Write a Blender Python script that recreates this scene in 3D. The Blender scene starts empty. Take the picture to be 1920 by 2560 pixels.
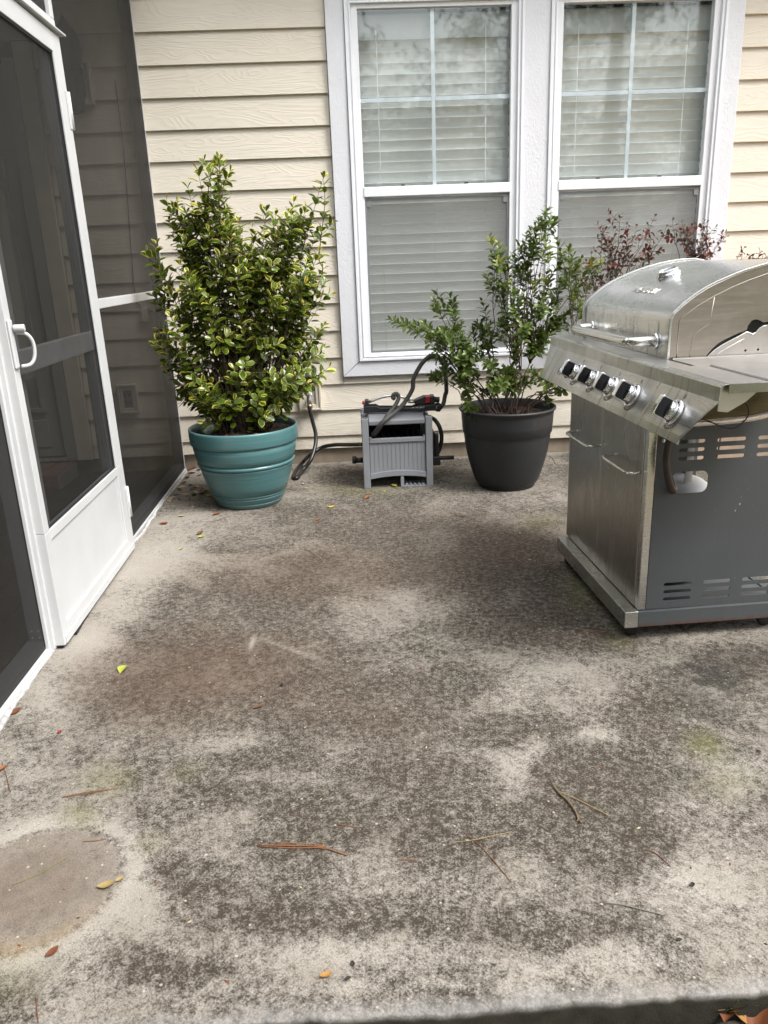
import bpy, bmesh, math, random
import numpy as np
from mathutils import Vector, Matrix, Quaternion
S = bpy.context.scene
R = math.radians
# ------------------------------------------------------------------ camera
cam = bpy.data.cameras.new('camera')
camo = bpy.data.objects.new('camera', cam)
S.collection.objects.link(camo)
cam.sensor_fit = 'VERTICAL'; cam.sensor_height = 36; cam.lens = 1945/2560*36
cam.clip_start = .02; cam.clip_end = 600
CAMROWS = [[0.998491, 0.047249, -0.027988], [-0.041033, 0.303188, -0.952047], [-0.036498, 0.951759, 0.304669]]
m = Matrix(CAMROWS).to_4x4(); m.translation = Vector((0, 0, 1.25))
camo.matrix_world = m
S.camera = camo
S.render.resolution_x = 768; S.render.resolution_y = 1024
# ------------------------------------------------------------------ sky and sun (bright overcast)
SUN_EL, SUN_AZ = 54, 125          # azimuth clockwise from +Y: high on the right, a little behind the viewer
w = bpy.data.worlds.new('World'); S.world = w; w.use_nodes = True
nt = w.node_tree; nt.nodes.clear()
wo = nt.nodes.new('ShaderNodeOutputWorld'); bg = nt.nodes.new('ShaderNodeBackground')
sky = nt.nodes.new('ShaderNodeTexSky'); sky.sky_type = 'NISHITA'; sky.sun_disc = False
sky.sun_elevation = R(SUN_EL); sky.sun_rotation = R(SUN_AZ)
sky.air_density = 1.0; sky.dust_density = 5.0; sky.ozone_density = 1.0
hs = nt.nodes.new('ShaderNodeHueSaturation'); hs.inputs['Saturation'].default_value = .28
nt.links.new(sky.outputs[0], hs.inputs['Color']); ov = nt.nodes.new('ShaderNodeMix'); ov.data_type = 'RGBA'; ov.inputs[0].default_value = .55      # thin cloud veil: an even white over the clear-sky gradient
ov.inputs[7].default_value = (7.4, 7.6, 7.9, 1)
nt.links.new(hs.outputs[0], ov.inputs[6]); nt.links.new(ov.outputs[2], bg.inputs[0])
bg.inputs[1].default_value = .125
nt.links.new(bg.outputs[0], wo.inputs[0])
sun = bpy.data.lights.new('sun', 'SUN'); sun.energy = 1.5; sun.angle = R(22); sun.color = (1, .975, .94)
suno = bpy.data.objects.new('sun', sun); S.collection.objects.link(suno)
sd = Vector((math.sin(R(SUN_AZ))*math.cos(R(SUN_EL)), math.cos(R(SUN_AZ))*math.cos(R(SUN_EL)), math.sin(R(SUN_EL))))
suno.rotation_euler = sd.to_track_quat('Z', 'Y').to_euler(); suno.location = (0, 0, 8)
S.view_settings.view_transform = 'Standard'; S.view_settings.look = 'None'
S.view_settings.gamma = 1; S.view_settings.use_curve_mapping = False
S.view_settings.exposure = 1.5
S.render.engine = 'CYCLES'
S.cycles.max_bounces = 8; S.cycles.transparent_max_bounces = 24; S.cycles.caustics_reflective = False

rnd = random.Random(11)
STAINS = [['b',[-0.486,2.315],[0.398,-0.043],[0.056,-0.357],0.75],['b',[-0.736,2.222],[0.194,-0.02],[0.062,-0.24],0.5],['b',[-0.176,3.134],[0.65,-0.086],[0.012,-0.383],0.55],['b',[0.703,3.3],[0.327,-0.046],[-0.067,-0.325],0.55],['b',[0.021,1.937],[0.236,-0.023],[-0.005,-0.154],0.35],['b',[0.27,3.698],[0.788,-0.118],[-0.022,-0.271],0.3],['d',[-0.314,2.857],[0.203,-0.025],[0.015,-0.193],0.3],['d',[0.522,2.99],[0.319,-0.042],[-0.036,-0.21],0.5],['d',[0.645,2.533],[0.244,-0.029],[-0.058,-0.24],0.7],['d',[0.711,3.239],[0.201,-0.028],[-0.046,-0.216],0.4],['d',[0.792,2.405],[0.14,-0.016],[-0.025,-0.083],0.6],['d',[0.733,2.817],[0.107,-0.014],[-0.052,-0.21],0.35],['k',[1.06,2.035],[0.148,-0.015],[-0.088,-0.191],0.9],['k',[0.997,2.156],[0.113,-0.012],[-0.051,-0.122],0.5],['d',[1.222,2.131],[0.167,-0.018],[-0.08,-0.158],0.5],['d',[0.805,1.884],[0.097,-0.132],[-0.075,-0.114],0.5],['k',[1.297,2.247],[0.116,-0.013],[-0.046,-0.089],0.5],['d',[0.57,1.564],[0.153,-0.014],[-0.054,-0.168],0.75],['d',[0.591,1.375],[0.109,-0.009],[-0.034,-0.091],0.6],['d',[0.426,1.447],[0.093,-0.008],[-0.026,-0.098],0.5],['d',[0.106,1.677],[0.175,-0.016],[-0.007,-0.089],0.55],['d',[0.143,1.471],[0.179,-0.015],[-0.011,-0.1],0.55],['d',[-0.167,1.512],[0.13,-0.011],[0.005,-0.09],0.5],['d',[-0.376,1.612],[0.08,-0.007],[0.007,-0.042],0.65],['d',[-0.301,1.752],[0.134,-0.012],[0.008,-0.067],0.45],['d',[0.374,1.835],[0.138,-0.013],[-0.016,-0.083],0.5],['d',[-0.058,2.18],[0.16,-0.017],[-0.0,-0.11],0.3],['d',[-0.232,2.169],[0.087,-0.009],[0.007,-0.109],0.25],['d',[-0.377,1.167],[0.08,-0.006],[0.006,-0.031],0.6],['d',[-0.398,1.373],[0.09,-0.007],[0.012,-0.065],0.45],['d',[-0.192,1.281],[0.19,-0.015],[0.005,-0.07],0.45],['d',[-0.476,1.211],[0.055,-0.004],[0.008,-0.033],0.3],['d',[0.257,2.119],[0.211,-0.022],[-0.013,-0.105],0.25],['d',[0.016,1.074],[0.05,-0.004],[-0.001,-0.018],0.3],['d',[-0.872,2.972],[0.174,-0.022],[0.044,-0.184],0.25],['d',[-0.137,1.929],[0.118,-0.012],[0.002,-0.068],0.3],['d',[0.161,1.218],[0.272,-0.021],[-0.006,-0.044],0.3],['d',[0.423,1.165],[0.175,-0.013],[-0.01,-0.031],0.2],['l',[-0.904,3.463],[0.177,-0.025],[0.076,-0.349],0.7],['l',[-0.97,3.132],[0.142,-0.018],[0.098,-0.381],0.6],['l',[-0.979,2.535],[0.152,-0.017],[0.054,-0.173],0.7],['l',[-0.813,3.938],[0.297,-0.045],[0.04,-0.229],0.4],['l',[-0.982,2.137],[0.087,-0.009],[0.056,-0.155],0.45],['l',[-0.958,1.833],[0.09,-0.008],[0.048,-0.12],0.35],['l',[0.161,2.798],[0.108,-0.013],[-0.007,-0.107],0.45],['l',[0.551,2.203],[0.116,-0.012],[-0.027,-0.112],0.45],['l',[0.292,2.392],[0.094,-0.011],[-0.008,-0.066],0.3],['l',[0.629,1.789],[0.073,-0.007],[-0.016,-0.051],0.7],['l',[0.402,2.049],[0.082,-0.008],[-0.028,-0.147],0.35],['l',[0.908,1.604],[0.078,-0.007],[-0.048,-0.1],0.55],['l',[0.664,1.238],[0.11,-0.009],[-0.035,-0.078],0.5],['l',[0.401,1.094],[0.251,-0.019],[-0.012,-0.038],0.5],['l',[-0.024,1.156],[0.219,-0.016],[-0.001,-0.041],0.4],['l',[-0.413,1.844],[0.115,-0.011],[0.01,-0.063],0.4],['l',[-0.47,1.34],[0.049,-0.004],[0.017,-0.074],0.45],['l',[-0.801,1.55],[0.089,-0.008],[0.018,-0.047],0.35],['l',[0.099,1.068],[0.329,-0.024],[-0.003,-0.023],0.4],['l',[0.417,1.687],[0.038,-0.029],[-0.061,-0.13],0.35],['l',[0.258,1.914],[0.039,-0.004],[-0.018,-0.131],0.25],['l',[0.934,2.223],[0.087,-0.01],[-0.017,-0.044],0.4],['l',[1.021,3.446],[0.127,-0.019],[-0.043,-0.154],0.25],['l',[1.037,1.985],[0.042,-0.048],[-0.021,-0.032],0.6],['l',[0.888,1.83],[0.063,-0.029],[-0.013,-0.025],0.5],['g',[0.891,1.722],[0.047,-0.004],[-0.03,-0.067],0.55],['g',[0.869,1.572],[0.066,-0.006],[-0.031,-0.066],0.3],['g',[-0.695,1.74],[0.073,-0.007],[0.025,-0.084],0.4],['g',[-0.698,1.582],[0.062,-0.005],[0.015,-0.046],0.55],['g',[-0.51,1.466],[0.042,-0.004],[0.009,-0.036],0.3],['g',[0.866,2.801],[0.025,-0.145],[-0.101,-0.155],0.45],['g',[0.89,3.641],[0.134,-0.02],[-0.032,-0.137],0.3],['g',[-0.027,4.335],[0.24,-0.04],[-0.001,-0.141],0.35],['g',[-0.523,1.715],[0.048,-0.004],[0.012,-0.056],0.2],['g',[-0.68,1.184],[0.072,-0.005],[0.024,-0.062],0.25],['g',[0.855,2.398],[0.078,-0.009],[-0.032,-0.099],0.3],['w',[-0.406,2.47],[0.006,-0.001],[0.011,-0.115],0.9],['w',[-0.255,2.402],[0.144,-0.12],[-0.001,-0.012],0.55],['w',[-0.483,2.685],[0.071,-0.131],[-0.003,-0.011],0.4],['w',[0.025,2.26],[0.087,0.07],[0.003,-0.014],0.3],['w',[-0.404,3.333],[0.117,0.078],[0.003,-0.018],0.25]]
IMPRINT = [-0.743,1.385,0.175]
LITTER = [[[-1.03,3.875],'orange',0.05,'curled orange-brown leaf on the concrete near the porch screen base',None],[[-0.962,3.989],'cream',0.04,'cream dry leaf lying left of the orange leaf by the teal pot',None],[[-0.935,4.145],'cream',0.028,'small pale leaf standing on edge left of the teal pot',None],[[-0.779,3.999],'orange',0.055,'orange-brown leaf right in front of the teal pot',None],[[-0.806,4.079],'cream',0.025,'tiny cream leaf touching the orange leaf before the teal pot',None],[[-0.81,3.689],'brown',0.045,'brown leaf overlapping a yellow-green leaf on the concrete',None],[[-0.794,3.637],'lime',0.035,'yellow-green leaf beside a brown leaf in front of the teal pot',None],[[-0.86,3.477],'lime',0.028,'small yellow-green leaf fragment near the hinge corner of the screen door',None],[[-0.168,4.03],'yellow',0.045,'bright yellow leaf alone between the teal pot and the hose box',None],[[-0.231,3.827],'orange',0.033,'small orange leaf just below the bright yellow leaf',None],[[0.034,4.18],'orange',0.05,'orange-brown leaf in front of the left foot of the hose box',None],[[0.193,4.383],'lime',0.05,'yellow-green leaf under the arch of the grey hose box',None],[[0.135,4.286],'lime',0.022,'narrow green leaf scrap just in front of the hose box',None],[[-0.345,4.518],'cream',0.035,'pale folded leaf beside the black hose loop',None],[[-0.324,4.422],'cream',0.035,'pale flat leaf below the folded one beside the hose loop',None],[[-0.814,2.328],'lime',0.05,'yellow-green leaf on the bare concrete near the door bottom',None],[[-0.338,2.049],'brown',0.035,'brown leaf pressed flat in the middle of the patio',None],[[-0.277,2.168],'dark',0.02,'dark leaf scrap right of the white scratch marks',None],[[0.511,3.76],'brown',0.042,'brown leaf on the concrete before the black pot',None],[[-0.584,1.366],'straw',0.04,'long yellow dry leaf at the rim of the round pot stain',None],[[-0.56,1.383],'straw',0.02,'small golden leaf crumb beside the round pot stain',None],[[-0.992,1.809],'orange',0.032,'orange leaf cut by the left edge of the photo',None],[[-1.077,2.096],'rust',0.05,'rust-coloured leaf stuck in the crack below the porch track',None],[[-0.897,1.971],'red',0.018,'crumpled red petal scraps on the concrete left',None],[[-0.64,1.202],'rust',0.03,'rust-red curled scrap near the lower left corner',None],[[-0.107,1.111],'gold',0.026,'golden-brown leaf near the front edge of the patio',None],[[-0.058,1.134],'dark',0.015,'dark curled scrap above the golden-brown leaf',None],[[-0.067,1.102],'dark',0.014,'thin dark scrap right of the golden-brown leaf',None],[[1.004,1.703],'dark',0.015,'short dark stick piece at the right photo edge',None],[[0.646,1.272],'dark',0.017,'dark bark sliver right of the grey stain',None],[[0.564,1.142],'dark',0.014,'dark bark sliver near the front right of the patio',None],[[0.74,2.65],'dark',0.017,'dark bark chip left of the grill base',None],[[-0.02,4.886],'brown',0.05,'brown leaf on the concrete behind the hose box left foot',None],[[-1.123,4.993],'rust',0.06,'dry leaf in the litter pile between porch corner and teal pot','leaf litter in the porch corner'],[[-1.097,5.04],'rust',0.06,'dry leaf in the litter pile between porch corner and teal pot','leaf litter in the porch corner'],[[-1.057,4.981],'brown',0.05,'dry leaf in the litter pile between porch corner and teal pot','leaf litter in the porch corner'],[[-1.091,4.792],'rust',0.06,'dry leaf in the litter pile between porch corner and teal pot','leaf litter in the porch corner'],[[-0.99,4.564],'cream',0.04,'dry leaf in the litter pile between porch corner and teal pot','leaf litter in the porch corner'],[[-1.008,4.511],'cream',0.05,'dry leaf in the litter pile between porch corner and teal pot','leaf litter in the porch corner'],[[-1.082,4.586],'cream',0.05,'dry leaf in the litter pile between porch corner and teal pot','leaf litter in the porch corner'],[[-1.084,4.523],'brown',0.05,'dry leaf in the litter pile between porch corner and teal pot','leaf litter in the porch corner'],[[-1.095,4.356],'cream',0.05,'dry leaf in the litter pile between porch corner and teal pot','leaf litter in the porch corner'],[[-1.084,4.413],'brown',0.05,'dry leaf in the litter pile between porch corner and teal pot','leaf litter in the porch corner'],[[-1.032,4.418],'cream',0.05,'dry leaf in the litter pile between porch corner and teal pot','leaf litter in the porch corner'],[[-0.972,4.381],'brown',0.05,'dry leaf in the litter pile between porch corner and teal pot','leaf litter in the porch corner'],[[-0.948,4.501],'rust',0.06,'dry leaf in the litter pile between porch corner and teal pot','leaf litter in the porch corner'],[[-0.925,4.414],'brown',0.06,'dry leaf in the litter pile between porch corner and teal pot','leaf litter in the porch corner'],[[-1.037,4.616],'brown',0.05,'dry leaf in the litter pile between porch corner and teal pot','leaf litter in the porch corner'],[[-0.912,4.466],'rust',0.05,'dry leaf in the litter pile between porch corner and teal pot','leaf litter in the porch corner'],[[-1.027,4.844],'brown',0.045,'dry leaf in the litter pile between porch corner and teal pot','leaf litter in the porch corner'],[[-1.088,4.904],'rust',0.055,'dry leaf in the litter pile between porch corner and teal pot','leaf litter in the porch corner'],[[-1.041,4.314],'brown',0.04,'dry leaf in the litter pile between porch corner and teal pot','leaf litter in the porch corner'],[[-1.093,4.296],'cream',0.05,'dry leaf in the litter pile between porch corner and teal pot','leaf litter in the porch corner'],[[-1.091,4.67],'brown',0.04,'dry leaf in the litter pile between porch corner and teal pot','leaf litter in the porch corner'],[[-0.978,4.45],'cream',0.045,'dry leaf in the litter pile between porch corner and teal pot','leaf litter in the porch corner'],[[-0.977,4.29],'brown',0.03,'dry leaf in the litter pile between porch corner and teal pot','leaf litter in the porch corner'],[[-0.878,4.358],'lime',0.055,'green leaf in the litter right against the teal pot base',None]]
NEEDLES = [[[[0.438,1.622],[0.446,1.583],[0.46,1.551],[0.468,1.511],[0.467,1.482]],0.0042,'twig','bent brown twig with a broken end on the grey stain',None],[[[0.442,1.592],[0.478,1.56],[0.512,1.524],[0.542,1.49]],0.0016,'straw','thin straw-coloured stem crossing the bent twig',None],[[[0.449,1.241],[0.487,1.232],[0.525,1.215],[0.557,1.201]],0.0018,'grey','thin grey stalk near the front right of the patio',None],[[[-0.274,1.461],[-0.191,1.448],[-0.128,1.443],[-0.069,1.417]],0.0018,'needle','longest orange pine needle bundle in the patio foreground',None],[[[-0.231,1.464],[-0.179,1.453],[-0.116,1.445]],0.0014,'needle','short orange pine needle lying on the longest needle bundle',None],[[[-0.094,1.52],[-0.07,1.512],[-0.045,1.504]],0.0014,'needle','short reddish needle above the foreground needle bundle',None],[[[0.194,1.473],[0.229,1.419],[0.252,1.369],[0.276,1.31]],0.0014,'needle','long red-brown needle slanting down left of the bent twig',None],[[[0.165,1.434],[0.221,1.439],[0.266,1.449],[0.307,1.457]],0.0012,'straw','pale straw crossing the slanting red-brown needle',None],[[[0.042,1.394],[0.064,1.392],[0.085,1.387]],0.0013,'needle','small red needle tip left of the slanting needle',None],[[[-0.787,1.675],[-0.733,1.685],[-0.693,1.693],[-0.653,1.702]],0.0016,'needle','orange pine needle above the green algae patch',None],[[[-0.785,1.678],[-0.738,1.69],[-0.679,1.699]],0.0012,'needle','second pine needle alongside the one above the algae',None],[[[-0.68,1.511],[-0.652,1.511],[-0.628,1.515]],0.0014,'needle','needle on the upper rim of the round pot stain',None],[[[-0.792,1.386],[-0.749,1.413],[-0.722,1.44],[-0.697,1.466]],0.0012,'green','thin green grass stem across the round pot stain',None],[[[-1.006,1.844],[-0.969,1.781],[-0.93,1.711]],0.0012,'rust','thin rusty stem at the left photo edge',None],[[[-0.283,3.422],[-0.252,3.361],[-0.211,3.291]],0.0013,'needle','folded pine needle in the middle distance',None],[[[-0.818,3.876],[-0.755,3.889],[-0.705,3.967]],0.0014,'rust','brown needle cluster in front of the teal pot',None],[[[0.726,2.416],[0.778,2.43],[0.834,2.421]],0.0014,'needle','pine needle beside the grill front caster',None],[[[0.744,2.437],[0.781,2.419],[0.808,2.407]],0.0012,'needle','crossed pine needle touching the one beside the caster',None],[[[1.243,4.944],[1.252,4.882],[1.233,4.713]],0.0022,'twig','bent twig on the concrete right of the black pot',None],[[[0.585,1.38],[0.604,1.367],[0.622,1.326]],0.0014,'rust','dark red-brown needle on the grey stain right',None],[[[-0.634,1.105],[-0.623,1.08],[-0.611,1.055]],0.0013,'rust','reddish needle at the lower left photo corner',None],[[[0.014,4.563],[0.054,4.517],[0.073,4.476]],0.0012,'rust','thin twig before the left foot of the hose box',None]]
TIPS1 = [[-0.358,4.13,1.499],[-0.292,4.085,1.506],[-0.237,4.185,1.498],[-0.278,4.103,1.46],[-0.341,4.073,1.414],[-0.161,4.187,1.412],[-0.229,4.362,1.384],[-0.32,4.322,1.374],[-0.438,4.31,1.427],[-0.152,4.125,1.321],[-0.631,4.232,1.77],[-0.614,4.144,1.737],[-0.716,4.109,1.714],[-0.654,4.086,1.715],[-0.775,4.123,1.638],[-0.68,4.365,1.681],[-0.933,4.332,1.599],[-0.886,4.324,1.576],[-0.924,4.322,1.493],[-0.813,4.116,1.531],[-0.797,4.155,1.527],[-0.782,4.263,1.569],[-0.716,4.299,1.599],[-0.66,4.341,1.588],[-0.604,4.349,1.511],[-0.535,4.079,1.473],[-0.632,4.256,1.48],[-0.683,4.278,1.519],[-0.745,4.222,1.494],[-0.825,4.11,1.421],[-0.838,4.211,1.317],[-0.841,4.08,1.28],[-0.426,4.368,1.533],[-0.394,4.344,1.451],[-0.271,4.236,1.564],[-0.202,4.152,1.53],[-0.262,4.359,1.478],[-0.334,4.245,1.451],[-0.196,4.35,1.488],[-0.502,4.338,1.402],[-0.411,4.223,1.338],[-0.515,4.191,1.347],[-0.561,4.254,1.417],[-0.114,4.197,1.668],[-0.999,4.105,1.342],[-0.979,4.154,1.151],[-1.013,4.326,1.089],[-0.855,4.065,1.077],[-1.006,4.066,0.917],[-1.028,4.263,0.8],[-0.989,4.145,0.741],[-0.962,4.232,0.621],[-1.015,4.21,0.968],[-0.871,4.167,1.01],[-0.158,4.389,0.94],[-0.155,4.116,0.846],[-0.137,4.19,0.732],[-0.189,4.119,0.704],[-0.143,4.265,1.236],[-0.136,4.144,1.169],[-0.221,4.171,1.257],[-0.23,4.304,1.137],[-0.246,4.159,1.067],[-0.173,4.24,1.048],[-0.193,4.357,0.904],[-0.255,4.084,0.673],[-0.324,4.071,0.612],[-0.656,4.128,1.285],[-0.62,4.31,1.291],[-0.497,4.259,1.13],[-0.551,4.131,1.068],[-0.387,4.163,1.166],[-0.369,4.11,1.087],[-0.705,4.206,0.988],[-0.565,4.065,0.961],[-0.471,4.287,0.999],[-0.921,4.355,0.839],[-0.743,4.375,1.09],[-0.737,4.3,1.4],[-0.818,4.376,1.38],[-0.431,4.056,1.271],[-0.492,4.148,1.328],[-0.383,4.378,0.76],[-0.597,4.314,0.824],[-0.655,4.19,0.741],[-0.506,4.371,0.766],[-0.804,4.261,0.704],[-0.936,4.328,0.667],[-0.454,4.15,0.718],[-0.721,4.115,0.622],[-0.572,4.201,0.568],[-0.82,4.096,0.59],[-0.935,4.18,0.588],[-0.378,4.377,0.636],[-0.802,4.0,1.21],[-0.503,4.14,1.354],[-0.826,4.412,1.246],[-0.712,4.006,1.122],[-0.838,4.278,1.491],[-0.842,4.196,1.387],[-0.213,4.034,1.265],[-0.359,4.16,1.003],[-0.622,4.086,0.595],[-0.851,4.165,1.134],[-0.301,4.346,1.269],[-0.909,4.092,1.057],[-0.707,4.082,1.29],[-0.83,4.003,0.724],[-0.609,4.416,0.599],[-0.236,4.268,1.114],[-0.406,4.197,0.754],[-0.831,4.364,1.453],[-0.323,4.128,0.657],[-0.35,4.263,0.873],[-0.593,4.268,0.73],[-0.82,4.386,0.852],[-0.936,4.407,0.586],[-0.494,4.0,0.627],[-0.918,4.406,0.642],[-0.923,4.054,0.906],[-0.551,4.308,0.898],[-0.765,3.981,0.673],[-0.981,4.366,0.628],[-0.624,4.325,1.419],[-0.605,4.367,0.656],[-0.481,4.125,1.321],[-0.429,4.187,0.66],[-0.903,3.995,1.037],[-0.624,4.36,0.936],[-0.88,4.14,0.951],[-0.547,3.985,0.807],[-0.349,4.017,0.731],[-0.696,4.326,0.992],[-0.687,4.194,1.222],[-0.84,4.03,0.633],[-0.275,4.205,0.909],[-0.284,4.322,1.084],[-0.575,4.066,1.459],[-0.281,4.166,1.216],[-0.895,4.365,0.746],[-0.789,4.197,1.359],[-0.496,4.378,1.185],[-0.981,4.117,0.862],[-0.606,4.295,0.989],[-0.87,4.088,1.069],[-0.737,4.317,0.698],[-0.559,4.278,0.562],[-0.782,4.382,0.926],[-0.244,4.114,1.059],[-0.415,4.25,0.674],[-0.834,4.319,1.097],[-0.377,4.039,1.165],[-0.85,4.336,1.463],[-0.427,4.144,1.343],[-0.719,4.253,0.966],[-0.773,4.392,1.451],[-0.536,4.124,1.345],[-0.791,3.989,1.238],[-0.425,4.332,0.583],[-0.243,4.05,0.75],[-0.599,4.233,0.955],[-0.476,4.406,0.585],[-0.668,4.277,1.418],[-0.51,4.346,0.785],[-0.219,4.159,1.213],[-0.271,4.29,0.923],[-0.679,4.124,1.224],[-0.189,4.376,0.886],[-0.609,4.34,1.129],[-0.55,3.986,1.245],[-0.606,4.285,1.346],[-0.741,4.398,0.918]]
SPIKES1 = [[[-0.179,4.2,1.138],[-0.16,4.2,1.292],[-0.116,4.2,1.53],[-0.113,4.2,1.668]],[[-0.748,4.2,1.252],[-0.704,4.2,1.491],[-0.679,4.2,1.665],[-0.626,4.2,1.766]],[[-0.818,4.2,1.075],[-0.912,4.2,1.154],[-0.971,4.2,1.248],[-1.023,4.2,1.344]]]
TIPS2 = [[0.2,4.367,0.956],[0.259,4.227,0.955],[0.325,4.2,0.939],[0.463,4.472,1.087],[0.544,4.476,1.068],[0.521,4.456,1.0],[0.439,4.361,1.054],[0.534,4.274,0.994],[0.719,4.207,1.358],[0.774,4.257,1.329],[0.738,4.247,1.28],[0.743,4.458,1.177],[0.718,4.448,1.032],[0.816,4.413,1.114],[0.749,4.225,1.236],[0.853,4.252,1.262],[0.894,4.27,1.296],[0.856,4.464,1.241],[0.916,4.229,1.266],[0.927,4.417,1.185],[0.975,4.384,1.199],[0.962,4.344,1.386],[0.966,4.468,1.372],[1.031,4.259,1.486],[1.074,4.337,1.45],[0.98,4.227,1.44],[0.954,4.209,1.405],[0.959,4.19,1.321],[1.085,4.275,1.333],[1.132,4.217,1.301],[1.014,4.198,1.326],[1.099,4.478,1.263],[1.116,4.267,1.267],[1.205,4.447,1.213],[1.252,4.391,1.234],[1.318,4.399,1.231],[1.226,4.377,1.205],[1.301,4.466,1.156],[1.314,4.444,1.087],[1.229,4.396,1.053],[1.219,4.348,0.979],[1.161,4.388,1.117],[1.139,4.397,0.886],[1.14,4.346,0.936],[1.073,4.331,0.908],[1.013,4.226,1.023],[0.99,4.433,1.022],[0.894,4.325,1.068],[0.838,4.2,1.089],[0.798,4.23,1.016],[0.693,4.442,0.916],[0.711,4.257,0.905],[0.788,4.297,0.922],[0.876,4.385,0.928],[0.953,4.438,0.89],[0.981,4.279,0.946],[0.622,4.296,0.86],[0.561,4.307,0.907],[0.461,4.188,0.905],[0.432,4.443,0.879],[0.37,4.186,0.946],[0.614,4.468,0.789],[0.518,4.226,0.801],[0.659,4.227,0.803],[0.765,4.435,0.802],[0.837,4.427,0.824],[0.883,4.25,0.815],[0.983,4.346,0.794],[1.049,4.323,0.832],[0.636,4.396,0.699],[0.645,4.236,0.687],[0.461,4.428,0.727],[0.431,4.479,0.632],[0.472,4.392,0.666],[0.553,4.456,0.572],[0.604,4.461,0.611],[0.774,4.294,0.635],[0.775,4.434,0.574],[0.898,4.43,0.627],[0.844,4.356,0.501],[0.972,4.212,0.645],[1.05,4.366,0.589],[1.122,4.454,0.54],[1.15,4.272,0.526],[1.088,4.374,0.455],[0.711,4.449,0.483],[0.639,4.36,0.493],[0.638,4.191,0.426],[1.112,4.37,1.012],[1.048,4.257,1.138],[1.135,4.437,1.07],[1.188,4.379,0.955],[1.041,4.345,0.794],[1.026,4.441,0.773],[0.999,4.357,0.569],[0.872,4.31,0.656],[0.741,4.149,0.575],[0.829,4.316,0.651],[0.706,4.192,0.715],[0.993,4.447,0.876],[0.697,4.472,0.643],[0.797,4.12,0.637],[0.887,4.344,0.595],[0.894,4.132,0.923],[0.575,4.25,0.758],[0.955,4.414,0.564],[0.733,4.338,0.81],[0.77,4.471,0.898]]
TIPS3 = [[1.58,4.771,1.47],[1.64,4.793,1.445],[1.453,4.68,1.407],[1.443,4.758,1.419],[1.554,4.778,1.376],[1.675,4.761,1.403],[1.577,4.707,1.309],[1.742,4.655,1.45],[1.801,4.624,1.393],[1.769,4.797,1.337],[1.672,4.806,1.292],[1.752,4.675,1.302],[1.522,4.771,1.297],[1.429,4.701,1.346],[1.559,4.746,1.255],[1.815,4.788,1.367],[1.475,4.684,1.344],[1.713,4.744,1.369],[1.391,4.671,1.26],[1.613,4.722,1.356],[1.363,4.625,1.205],[1.425,4.662,1.195],[1.317,4.666,1.183],[1.518,4.766,1.175],[1.537,4.641,1.183],[1.435,4.741,1.121],[1.336,4.634,1.103]]
TIPS4 = [[1.957,4.808,1.419],[1.866,4.71,1.425],[1.975,4.701,1.39],[2.055,4.715,1.419],[2.165,4.802,1.38],[2.214,4.77,1.353],[1.94,4.797,1.363],[1.975,4.75,1.328],[2.058,4.704,1.324],[2.124,4.731,1.291],[2.047,4.745,1.262],[2.138,4.809,1.235],[2.075,4.71,1.355]]
TIPS5 = [[2.35,4.8,1.26],[2.444,4.8,1.24],[2.336,4.8,1.228],[2.46,4.8,1.215],[2.391,4.8,1.209]]
SUPPLY = [[-0.304,4.93,0.403],[-0.3,4.925,0.364],[-0.289,4.92,0.306],[-0.273,4.9,0.225],[-0.279,4.86,0.158],[-0.31,4.79,0.082],[-0.361,4.756,0.03],[-0.39,4.633,0.014],[-0.41,4.667,0.014],[-0.406,4.81,0.014],[-0.369,4.978,0.03],[-0.308,4.86,0.104],[-0.24,4.88,0.141],[-0.154,4.82,0.168],[-0.053,4.68,0.196],[0.01,4.6,0.213],[0.023,4.56,0.223]]
LEADER = [[0.083,4.42,0.299],[0.099,4.36,0.339],[0.142,4.33,0.399],[0.207,4.38,0.436],[0.257,4.44,0.465],[0.293,4.46,0.506],[0.323,4.46,0.559],[0.329,4.46,0.614],[0.376,4.46,0.694],[0.422,4.46,0.734],[0.456,4.47,0.738],[0.492,4.5,0.709],[0.515,4.52,0.656],[0.525,4.54,0.577],[0.527,4.55,0.517],[0.52,4.55,0.499],[0.508,4.54,0.45],[0.489,4.53,0.429]]
CURL = [[0.104,4.39,0.326],[0.138,4.35,0.385],[0.173,4.37,0.431],[0.21,4.43,0.46],[0.236,4.46,0.494],[0.241,4.47,0.517],[0.229,4.47,0.531],[0.212,4.47,0.525],[0.208,4.47,0.51],[0.215,4.46,0.503]]
SIDEH = [[0.444,4.6,0.355],[0.46,4.57,0.347],[0.481,4.55,0.315],[0.493,4.54,0.268],[0.492,4.54,0.22],[0.48,4.54,0.176],[0.467,4.54,0.146]]
SOILLEAVES = [[[0.594,1.051],'orange',0.06,'upright tan leaf at the lower right below the patio edge'],[[0.627,1.055],'rust',0.085,'curled rust-brown leaf next to the upright tan leaf'],[[0.675,1.042],'rust',0.085,'rust-brown leaf in the lower right photo corner'],[[0.616,1.04],'gold',0.06,'golden leaf under the curled rust leaf at lower right'],[[0.638,1.036],'brown',0.06,'grey-brown leaf between two rust leaves at lower right'],[[0.476,1.048],'brown',0.05,'grey-brown leaf in the soil below the patio edge']]
TUFTS = [[0.323,1.073],[0.329,1.07],[0.654,1.047],[0.659,1.046],[0.702,1.062],[0.366,1.067],[0.638,1.045],[0.593,1.039]]
SOILSTALK = [[0.082,1.082,-0.08],[0.104,1.078,-0.08],[0.126,1.072,-0.08],[0.144,1.065,-0.08]]

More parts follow.
